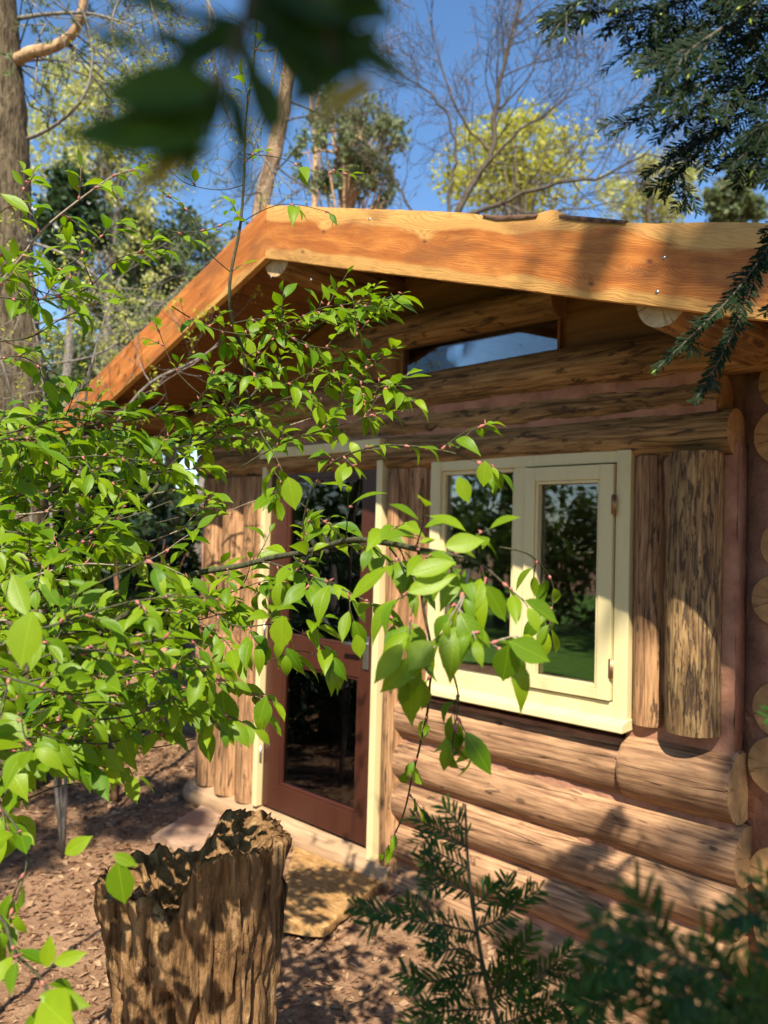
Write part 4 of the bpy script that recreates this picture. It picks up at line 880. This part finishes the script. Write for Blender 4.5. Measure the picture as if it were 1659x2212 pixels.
ship(sb, 'stem', MSTEM, ys, SO); ship(nb, 'needles', MYEWS, ys, SO); ship(yb, 'buds', MYOUNG, ys, SO)['kind'] = 'stuff'
ys = thing('yew_shrub', 'blurred dark yew sprays reaching in from the bottom right corner', 'yew shrub', A(2100, 2700, .75))
sb, nb, yb = MB(), MB(), MB()
for px in ([(1950,2330,.72),(1700,2180,.68),(1560,2110,.66),(1420,2050,.64),(1270,1990,.62)], [(1950,2380,.72),(1700,2260,.68),(1500,2180,.66),(1370,2140,.64),(1260,2100,.62)], [(1950,2080,.75),(1760,2010,.72),(1640,1975,.70),(1550,1995,.68)],
           [(1950,2420,.68),(1700,2250,.66),(1580,2230,.64),(1480,2240,.62)], [(1900,1640,.95),(1800,1580,.95),(1730,1555,.93),(1660,1550,.92)]):
    yewbranch(sb, nb, yb, px, .036, (.04, .08), .0022, .031, 1, NS, droop=-.1)
sb.tube(smooth_path([ys.location, A(2050,2450,.75), A(1950,2330,.72)], 4), .006, 8); sb.tube(smooth_path([ys.location, A(2060,2000,.9), A(1900,1640,.95)], 4), .005, 8)
SO = -ys.location
ship(sb, 'twigs', MSTEM, ys, SO); ship(nb, 'needles', MYEWS, ys, SO); ship(yb, 'buds', MYOUNG, ys, SO)['kind'] = 'stuff'

# ------------------------------------------------------------------ trees behind the cabin
def ground_under(p): return Vector((p.x, p.y, gz(p.x, p.y)))
def recurse(mb, p, d, L, r, depth, tips, wob=.22, split=(2, 3), shrink=.72, up=.12, minr=.0022, seg=4):
    pts = [p]; dd = d.normalized()
    for i in range(seg): dd = (dd + rv()*wob*.5 + Vector((0,0,up*.3))).normalized(); pts.append(pts[-1]+dd*L/seg)
    r2 = max(minr, r*.62); mb.tube(pts, [r+(r2-r)*i/seg for i in range(seg+1)], 6 if r > .01 else 4, cap=False)
    if depth == 0: tips.append((pts[-1], dd)); return
    for k in range(rnd.randint(*split)):
        j = rnd.randint(2, seg) if k else seg
        nd = (dd + rv()*(.75 if k else .35)).normalized(); recurse(mb, pts[j], nd, L*shrink*rnd.uniform(.75, 1.15), r2*(.75 if k else .95), depth-1, tips, wob, split, shrink, up, minr, seg)
def ptuft(mb, p, L=.07, n=9, d0=None):
    for i in range(n):
        d = (rv() + (d0*.7 if d0 else Vector())).normalized(); e = d.cross(rv()).normalized()*.0035
        mb.add([p-e, p+e, p+d*L], [(0,1,2)], [(.3,0),(.7,0),(.5,1)], min(1, max(0, rnd.gauss(.5, .25))))
def lcluster(mb, p, s, n, sp):
    for i in range(n):
        q = p + rv()*sp*rnd.random(); d = rv(); e = d.cross(rv()).normalized(); z = s*rnd.uniform(.6, 1.3)
        mb.add([q-d*z, q+e*z*.5, q+d*z, q-e*z*.5], [(0,1,2,3)], [(.5,0),(1,.5),(.5,1),(0,.5)], min(1, max(0, rnd.gauss(.5, .28))))
def place(mb_mats, root):
    off = -root.location
    for mb, nm, mt in mb_mats:
        if mb.f: ship(mb, nm, mt, root, off)

# big pine, left edge
base = ground_under(A(40, 1500, 5.6)); t = thing('pine_tree', 'thick rough barked pine trunk at the left edge with a broken pale limb', 'pine tree', base)
tr, lm, fo, br = MB(), MB(), MB(), MB()
path = [base, A(52,1300,5.6), A(48,1000,5.6), A(40,780,5.6), A(25,600,5.6), A(18,400,5.6), A(8,200,5.6), A(-12,-50,5.6), A(-40,-500,5.7), A(-60,-1000,5.8)]
sp = smooth_path(path, 8); tr.tube(sp, [.172 + (.03*math.exp(-((i-22)/3.)**2)) - .0008*i for i in range(len(sp))], 28, rough=.14)
lm.tube(smooth_path([A(30,135,5.6), A(70,112,5.45), A(120,100,5.4), A(165,62,5.35), A(182,-10,5.3), A(190,-120,5.3)], 5), [.042-.0008*i for i in range(26)], 10, rough=.2)
for px, r in (([(60,300,5.5),(120,270,5.3),(180,210,5.2),(200,120,5.2),(180,20,5.2)], .014), ([(40,40,5.6),(110,30,5.4),(200,30,5.2),(300,60,5.1)], .016), ([(60,520,5.5),(160,560,5.3),(260,640,5.2)], .012), ([(60,790,5.6),(200,770,5.5),(330,700,5.3),(440,720,5.2)], .010), ([(55,700,5.6),(160,680,5.4),(260,600,5.3)], .009)):
    pp = smooth_path([A(*q) for q in px], 4); br.tube(pp, [r*(1-.7*i/(len(pp)-1)) for i in range(len(pp))], 7, rough=.15)
    tips = []
    for j in range(3, len(pp), 2): recurse(br, pp[j], (pp[j]-pp[j-1])+rv()*.06, .30, .005, 2, tips, .3, (2,3), .7, .05)
    for q, d in tips:
        if q.z > 2.9: 
            for _ in range(2): ptuft(fo, q+rv()*.03, .065, 10, d)
LMP = smooth_path([A(*k) for k in ((30,135,5.6),(120,100,5.4),(182,-10,5.3),(190,-120,5.3),(330,-40,5.3),(300,60,5.1))], 5)
for _ in range(46):
    q = A(rnd.uniform(40, 420), rnd.uniform(-140, 230)**1.0 if rnd.random() < .7 else rnd.uniform(-150, 60), rnd.uniform(5.2, 6.6))
    nb_ = min(LMP, key=lambda k: (k-q).length); br.tube([nb_, q], [.007, .005], 5)
    d = (RT*rnd.uniform(-.4, 1)+rv()*.6).normalized(); pp = [q, q+d*.14, q+d*.26+Vector((0,0,-.04))]; br.tube(pp, [.005, .004, .002], 5)
    for k in range(7): ptuft(fo, pp[0].lerp(pp[2], k/6)+rv()*.03, .06, 8, d)
place([(tr,'trunk',MBARK),(lm,'limb',MLIMB),(br,'branches',MGREY),(fo,'foliage',MPINE)], t)
# sprouting undergrowth by the pine
sh = thing('budding_shrub', 'thin grey shrub with tiny yellow green spring leaves beside the big pine trunk', 'shrub', ground_under(A(150, 1500, 4.4)))
br, fo = MB(), MB(); tips = []
for px in ([(150,1500,4.4),(110,1100,4.4),(90,800,4.3),(60,640,4.3)], [(150,1500,4.4),(170,1050,4.4),(200,780,4.3),(260,600,4.3)], [(150,1500,4.4),(60,1050,4.3),(10,800,4.2),(-40,700,4.2)], [(170,1050,4.4),(300,850,4.3),(420,780,4.2),(480,740,4.2)]):
    pp = smooth_path([ground_under(A(*q)) if q[1] == 1500 else A(*q) for q in px], 5); br.tube(pp, [.012*(1-.75*i/(len(pp)-1)) for i in range(len(pp))], 7)
    for j in range(6, len(pp)): recurse(br, pp[j], rv()+Vector((0,0,.3)), .26, .0035, 2, tips, .35, (2,3), .7, .05, .0013)
for q, d in tips: lcluster(fo, q, .011, 7, .035)
place([(br,'branches',MGREY),(fo,'foliage',MYOUNG)], sh)

# second pine, behind the roof
base = ground_under(A(560, 1500, 9)); t = thing('pine_tree', 'slim pine trunk leaning right behind the roof ridge', 'pine tree', base)
tr, br, fo = MB(), MB(), MB(); sp = smooth_path([base, A(548,800,9), A(562,470,9), A(592,330,9), A(622,170,9), A(655,0,9), A(690,-300,9), A(700,-700,9)], 7)
tr.tube(sp, [.105-.001*i for i in range(len(sp))], 18, rough=.18); tips = []
for j in range(14, len(sp), 2): recurse(br, sp[j], rv()+RT*rnd.choice((-1,1))*.8, .55, .012, 3, tips, .35, (2,3), .7, -.02)
for q, d in tips:
    if rnd.random() < .35: ptuft(fo, q, .09, 9, d)
place([(tr,'trunk',MRUD),(br,'branches',MDGREY),(fo,'foliage',MPINE)], t)

def ftree(name, label, cat, cpx, d, rw, rh, mat, n, s, r=.12, clumps=22, group=None, cr=.32, limbs=9, bmat=MGREY, rdepth=None, trunkpx=None):
    c = A(cpx[0], cpx[1], d); rx = rw*d/FPX; rz = rh*d/FPX; ry = rdepth or rx
    base = ground_under(c if trunkpx is None else A(trunkpx, cpx[1], d)); t = thing(name, label, cat, base, group)
    tr, fo, br = MB(), MB(), MB(); top = c + Vector((0,0,rz*.5))
    pp = smooth_path([base, base.lerp(top, .4)+rv()*.15*rx, base.lerp(top, .75)+rv()*.15*rx, top], 5); tr.tube(pp, [r*(1-.8*i/(len(pp)-1)) for i in range(len(pp))], 12, rough=.15)
    cl = []
    for i in range(clumps):
        v = rv(); tt = rnd.random()**.45; cl.append(c + Vector((v.x*rx*tt, v.y*ry*tt, v.z*rz*tt)))
    for i, q in enumerate(cl[:limbs*2]):
        j = rnd.randint(len(pp)//2, len(pp)-1); a = pp[j]; br.tube([a, a.lerp(q, .5)+Vector((0,0,.06*rz)), q], [r*.28, r*.16, r*.05], 6, cap=False)
    for i in range(n):
        k = rnd.choice(cl); q = k + Vector((rnd.gauss(0,1)*rx, rnd.gauss(0,1)*ry, rnd.gauss(0,1)*rz*.8))*cr*.5
        dd = rv(); e = dd.cross(rv()).normalized(); z = s*rnd.uniform(.5, 1.4)
        fo.add([q-dd*z, q+e*z*.5, q+dd*z, q-e*z*.5], [(0,1,2,3)], [(.5,0),(1,.5),(.5,1),(0,.5)], min(1, max(0, rnd.gauss(.5, .28))))
    place([(tr,'trunk',bmat),(br,'limbs',bmat),(fo,'foliage',mat)], t); return t
GRP = 'trees beyond the cabin'
ftree('pine_tree', 'grey green pine with reddish boughs just behind the roof ridge', 'pine tree', (760,330), 13, 125, 150, MPINE, 6500, .045, .12, 70, GRP, .15, 30, MLIMB)
ftree('pine_tree', 'small olive pine top against the sky right of the ridge trunk', 'pine tree', (690,130), 15, 45, 60, MPINE, 2500, .06, .1, 24, GRP, .3, 5, MLIMB)
ftree('maple_tree', 'bright yellow green tree in new leaf behind the roof', 'tree', (1110,370), 22, 165, 115, leaf_mat('new_maple_leaf', (.29, .31, .05), (.50, .47, .09), (1.5, 1.5, .8), .4, .6, .2), 6000, .075, .2, 170, GRP, .24, 24)
ftree('poplar_tree', 'pale green thinly leaved tree between the yellow tree and the yew sprays', 'tree', (1400,420), 26, 110, 110, MBIRCH, 4500, .07, .18, 110, GRP, .16, 18)
ftree('conifer', 'dark blue green conifer at the right edge above the roof', 'conifer', (1590,440), 24, 70, 75, MGREYF, 6500, .09, .18, 60, GRP, .22, 10)
ftree('birch_tree', 'pale yellow spring birch behind the big pine trunk', 'birch tree', (230,330), 17, 190, 240, MBIRCH, 9000, .055, .12, 150, GRP, .13, 24)
ftree('conifer', 'dark conifer top behind the big pine trunk', 'conifer', (150,470), 14, 75, 130, MDARKF, 6000, .06, .12, 46, GRP, .26, 9)
ftree('pine_tree', 'broad grey green pine crown left of the roof slope', 'pine tree', (350,620), 20, 210, 170, MGREYF, 14000, .075, .2, 150, GRP, .17, 24)
ftree('pine_tree', 'soft olive pine low behind the left roof slope', 'pine tree', (240,850), 18, 260, 150, MGREYF, 14000, .075, .2, 150, GRP, .17, 24)
ftree('young_birch', 'sparse yellow green sapling in front of the grey green pines', 'sapling', (330,720), 11, 170, 140, MBIRCH, 4000, .025, .05, 120, GRP, .12, 40)
for x, d, h, w_, lab in ((-60, 11, 260, 150, 'dark evergreen shrub at the far left edge'), (110, 12.5, 230, 140, 'tall dark evergreen shrub left of the pale fallen log'), (290, 13.5, 210, 130, 'dark evergreen shrub behind the pale fallen log'), (440, 12, 200, 120, 'dark evergreen shrub beside the leaning trunk near the cabin'), (560, 15, 230, 150, 'dark evergreen shrub mostly hidden behind the cabin corner')):
    ftree('evergreen_shrub', lab, 'shrub', (x, 1215), d, w_, h*.95, MDARKF, 8500, .095, .06, 46, 'dark shrubs at the edge of the clearing', .33, 12)
for x, y, d, w_, h, lab in ((230, 1160, 6.8, 230, 230, 'dark evergreen bush seen through the cherry leaves left of the cabin posts'), (10, 1330, 6.2, 190, 260, 'dark evergreen bush low at the left edge below the big pine')):
    ftree('evergreen_bush', lab, 'bush', (x, y), d, w_, h, MDARKF, 11000, .055, .045, 80, 'dark shrubs at the edge of the clearing', .24, 14)
# leaning trunk beside the cabin
base = ground_under(G(385, 1490, -.2)); t = thing('leaning_trunk', 'grey brown rough trunk leaning right beside the left cabin posts', 'tree trunk', base); tr = MB(); dd = (base-CAM).dot(FW)
tr.tube(smooth_path([base, A(400,1330,dd), A(425,1180,dd), A(448,1060,dd), A(470,900,dd+.3), A(500,600,dd+.6)], 6), [.17-.003*i for i in range(31)], 16, rough=.2); place([(tr,'trunk',MGREY)], t)
t = thing('thin_tree', 'thin brown stem rising from the litter left of the cabin', 'sapling', ground_under(G(248, 1740, -.2))); tr = MB(); dd = (t.location-CAM).dot(FW)
tr.tube(smooth_path([t.location, A(256,1600,dd), A(262,1400,dd), A(250,1200,dd), A(268,1000,dd)], 5), [.028-.0009*i for i in range(21)], 8, rough=.15); tips = []
for q in (A(262,1400,dd), A(250,1200,dd), A(268,1000,dd)): recurse(tr, q, rv()+Vector((0,0,.6)), .5, .010, 3, tips, .3)
place([(tr,'trunk',bark('reddish_bark', (.26, .13, .07), (.10, .05, .03), (20,20,8), .006))], t)
t = thing('curved_branch', 'curved mossy sapling arching in front of the dark shrubs', 'sapling', ground_under(G(335, 1500, -.2))); tr = MB(); dd = (t.location-CAM).dot(FW)
tr.tube(smooth_path([t.location, A(333,1300,dd), A(340,1180,dd), A(355,1140,dd), A(375,1170,dd), A(385,1230,dd)], 5), [.06-.0018*i for i in range(26)], 8, rough=.2); place([(tr,'trunk',MGREY)], t)

# bare tree above the roof
base = ground_under(A(960, 1400, 9.5)); t = thing('bare_tree', 'leafless tree with fine spreading twigs above the roof', 'tree', base); tr, tw, bd = MB(), MB(), MB(); tips = []
tr.tube(smooth_path([base, A(955,900,9.5), A(965,560,9.5), A(985,470,9.5)], 5), [.12-.004*i for i in range(16)], 12, rough=.15)
for px, r in (([(985,470,9.5),(1020,400,9.5),(1062,330,9.5),(1070,240,9.5),(1085,150,9.5),(1110,60,9.5),(1130,-30,9.5)], .042), ([(985,470,9.5),(1080,440,9.3),(1180,400,9.2),(1290,385,9.1),(1400,330,9)], .034), ([(975,520,9.5),(970,420,9.6),(985,330,9.7),(960,240,9.8),(900,180,9.9),(850,150,10)], .024),
              ([(1020,400,9.5),(1100,300,9.4),(1190,240,9.3),(1260,150,9.2)], .022), ([(1080,440,9.3),(1150,460,9.2),(1260,450,9.1),(1360,430,9)], .016), ([(965,560,9.5),(900,470,9.6),(860,400,9.7),(830,330,9.8)], .02), ([(1062,330,9.5),(1000,260,9.6),(950,120,9.7),(930,20,9.8)], .018), ([(1070,240,9.5),(1150,150,9.4),(1180,60,9.3)], .014)):
    pp = smooth_path([A(*q) for q in px], 4); pp = [q + rv()*.02 for q in pp]; tr.tube(pp, [r*(1-.72*i/(len(pp)-1)) for i in range(len(pp))], 8, rough=.1)
    for j in range(3, len(pp)):
        if rnd.random() < .95: recurse(tw, pp[j], (pp[j]-pp[j-1]).normalized()+rv()*.8, .42, r*.24, 4, tips, .38, (2,3), .76, .10, .0024)
for q, d in tips:
    if rnd.random() < .3: bd.tube([q, q+d*.012, q+d*.03], [.003, .008, .002], 4)
place([(tr,'trunk',MDGREY),(tw,'twigs',MDGREY),(bd,'buds',bark('pink_bud', (.30, .20, .14), (.20, .13, .09), (9,9,9), .001))], t)
# small-leaved twigs from above, top left
t = thing('hanging_birch_twigs', 'thin dark twigs with tiny new leaves hanging against the sky at the top left', 'branch', A(420, -500, 4.5)); tr, fo = MB(), MB(); tips = []
for px in ([(420,-500,4.5),(330,-120,4.2),(330,20,4.1),(380,90,4.0)], [(420,-500,4.5),(420,-100,4.3),(470,60,4.2),(440,160,4.2)], [(420,-500,4.5),(300,-100,4.4),(240,60,4.3),(300,180,4.2)], [(420,-500,4.5),(560,-80,4.6),(600,80,4.5),(560,260,4.5),(480,380,4.5)], [(420,-500,4.5),(450,0,4.4),(480,220,4.4),(560,330,4.4),(640,420,4.4)]):
    pp = smooth_path([A(*q) for q in px], 6); tr.tube(pp, [.010*(1-.75*i/(len(pp)-1)) for i in range(len(pp))], 6)
    for j in range(8, len(pp)): recurse(tr, pp[j], rv()+Vector((0,0,-.3)), .17, .0025, 3, tips, .4, (2,2), .72, -.1, .0012)
for q, d in tips: lcluster(fo, q, .008, 3, .015)
place([(tr,'twigs',MGREY),(fo,'foliage',MYOUNG)], t)

# ------------------------------------------------------------------ trees behind the camera: shade and reflections
def back_tree(x, y, h, w_, label, mat=MREFL, n=2600, s=.13, zc=.55, name='broadleaf_tree'):
    base = Vector((x, y, -.2)); t = thing(name, label, 'tree', base, 'trees behind the photographer'); tr, fo = MB(), MB()
    tr.tube([base, base+Vector((.1,.1,h*.4)), base+Vector((0,0,h*.85))], [.16, .12, .03], 10, rough=.15)
    c = base + Vector((0,0,h*zc)); cloud(fo, c, w_, w_, h*(1-zc)*.95, n, s, clumps=30, cr=.3)
    place([(tr,'trunk',MGREY),(fo,'foliage',mat)], t)
for i, (x, y, h, w_) in enumerate(((-13, -9, 3.6, 2.6), (-10.5, -11, 4.2, 2.6), (-8, -12.5, 3.9, 2.6), (-5.5, -13, 4.6, 2.8), (-3, -13.5, 5.0, 2.8), (-.5, -13, 5.2, 2.6), (-16, -7, 3.8, 2.6))):
    back_tree(x, y, h, w_, ('second bushy green tree from the west end of the row across the lawn', 'third bushy green tree of the row across the lawn', 'low bushy green tree in the middle of the row across the lawn', 'fifth bushy green tree of the row across the lawn', 'tall bushy green tree near the east end of the row across the lawn', 'tallest bushy green tree, at the east end of the row across the lawn', 'bushy green tree at the west end of the row across the lawn')[i], zc=.42, n=3200)
for x, y, h_, lab in ((-6.6, -2.9, 1.7, 'round bush added out of frame to the left to darken the door glass reflection'), (-5.5, -2.0, 1.1, 'low bush added out of frame nearest the door to darken its glass reflection'), (-8.6, -4.2, 1.9, 'taller bush added out of frame farther left to darken the door glass reflection')):  # out-of-frame bushes added to put a dark reflection in the door glass
    back_tree(x, y, h_, .75, lab, MDARKF, 3500, .05, .45, 'evergreen_bush')
# thin crowns high towards the sun that dapple the scene
def dapple(c, t, rx, n, s, clumps=18, lab=''):
    c = Vector(c) + SUN*t; base = ground_under(c + Vector((rx*1.6, -rx*.3, 0))); tt = thing('tall_birch', 'tall birch behind the photographer, ' + lab, 'birch tree', base, 'trees behind the photographer'); tr, fo = MB(), MB()
    tr.tube(smooth_path([base, base.lerp(c, .5)+Vector((.3,-.3,0)), c+Vector((0,0,rx*.6))], 6), [.11-.007*i for i in range(13)], 10, rough=.1)
    tips = []
    for k in range(3): recurse(tr, c.lerp(base, rnd.uniform(0, .25)), rv(), rx*.4, .02, 2, tips, .3)
    cloud(fo, c, rx, rx, rx*.6, n, s, clumps=clumps, cr=.22); place([(tr,'trunk',MGREY),(fo,'foliage',MREFL)], tt)
rnd.seed(21)
dapple((-.35, -.8, 2.45), 8.5, 1.05, 380, .10, 9, 'nearest to the cabin roof side')
rnd.seed(22)
dapple((-4.9, -1.0, -.2), 9.5, 1.25, 1100, .10, 16, 'standing over the stump side')
if False: dapple((-5.8, 1.3, -.2), 15, 1.7, 2600, .14, 26, 'farthest and fullest crown')
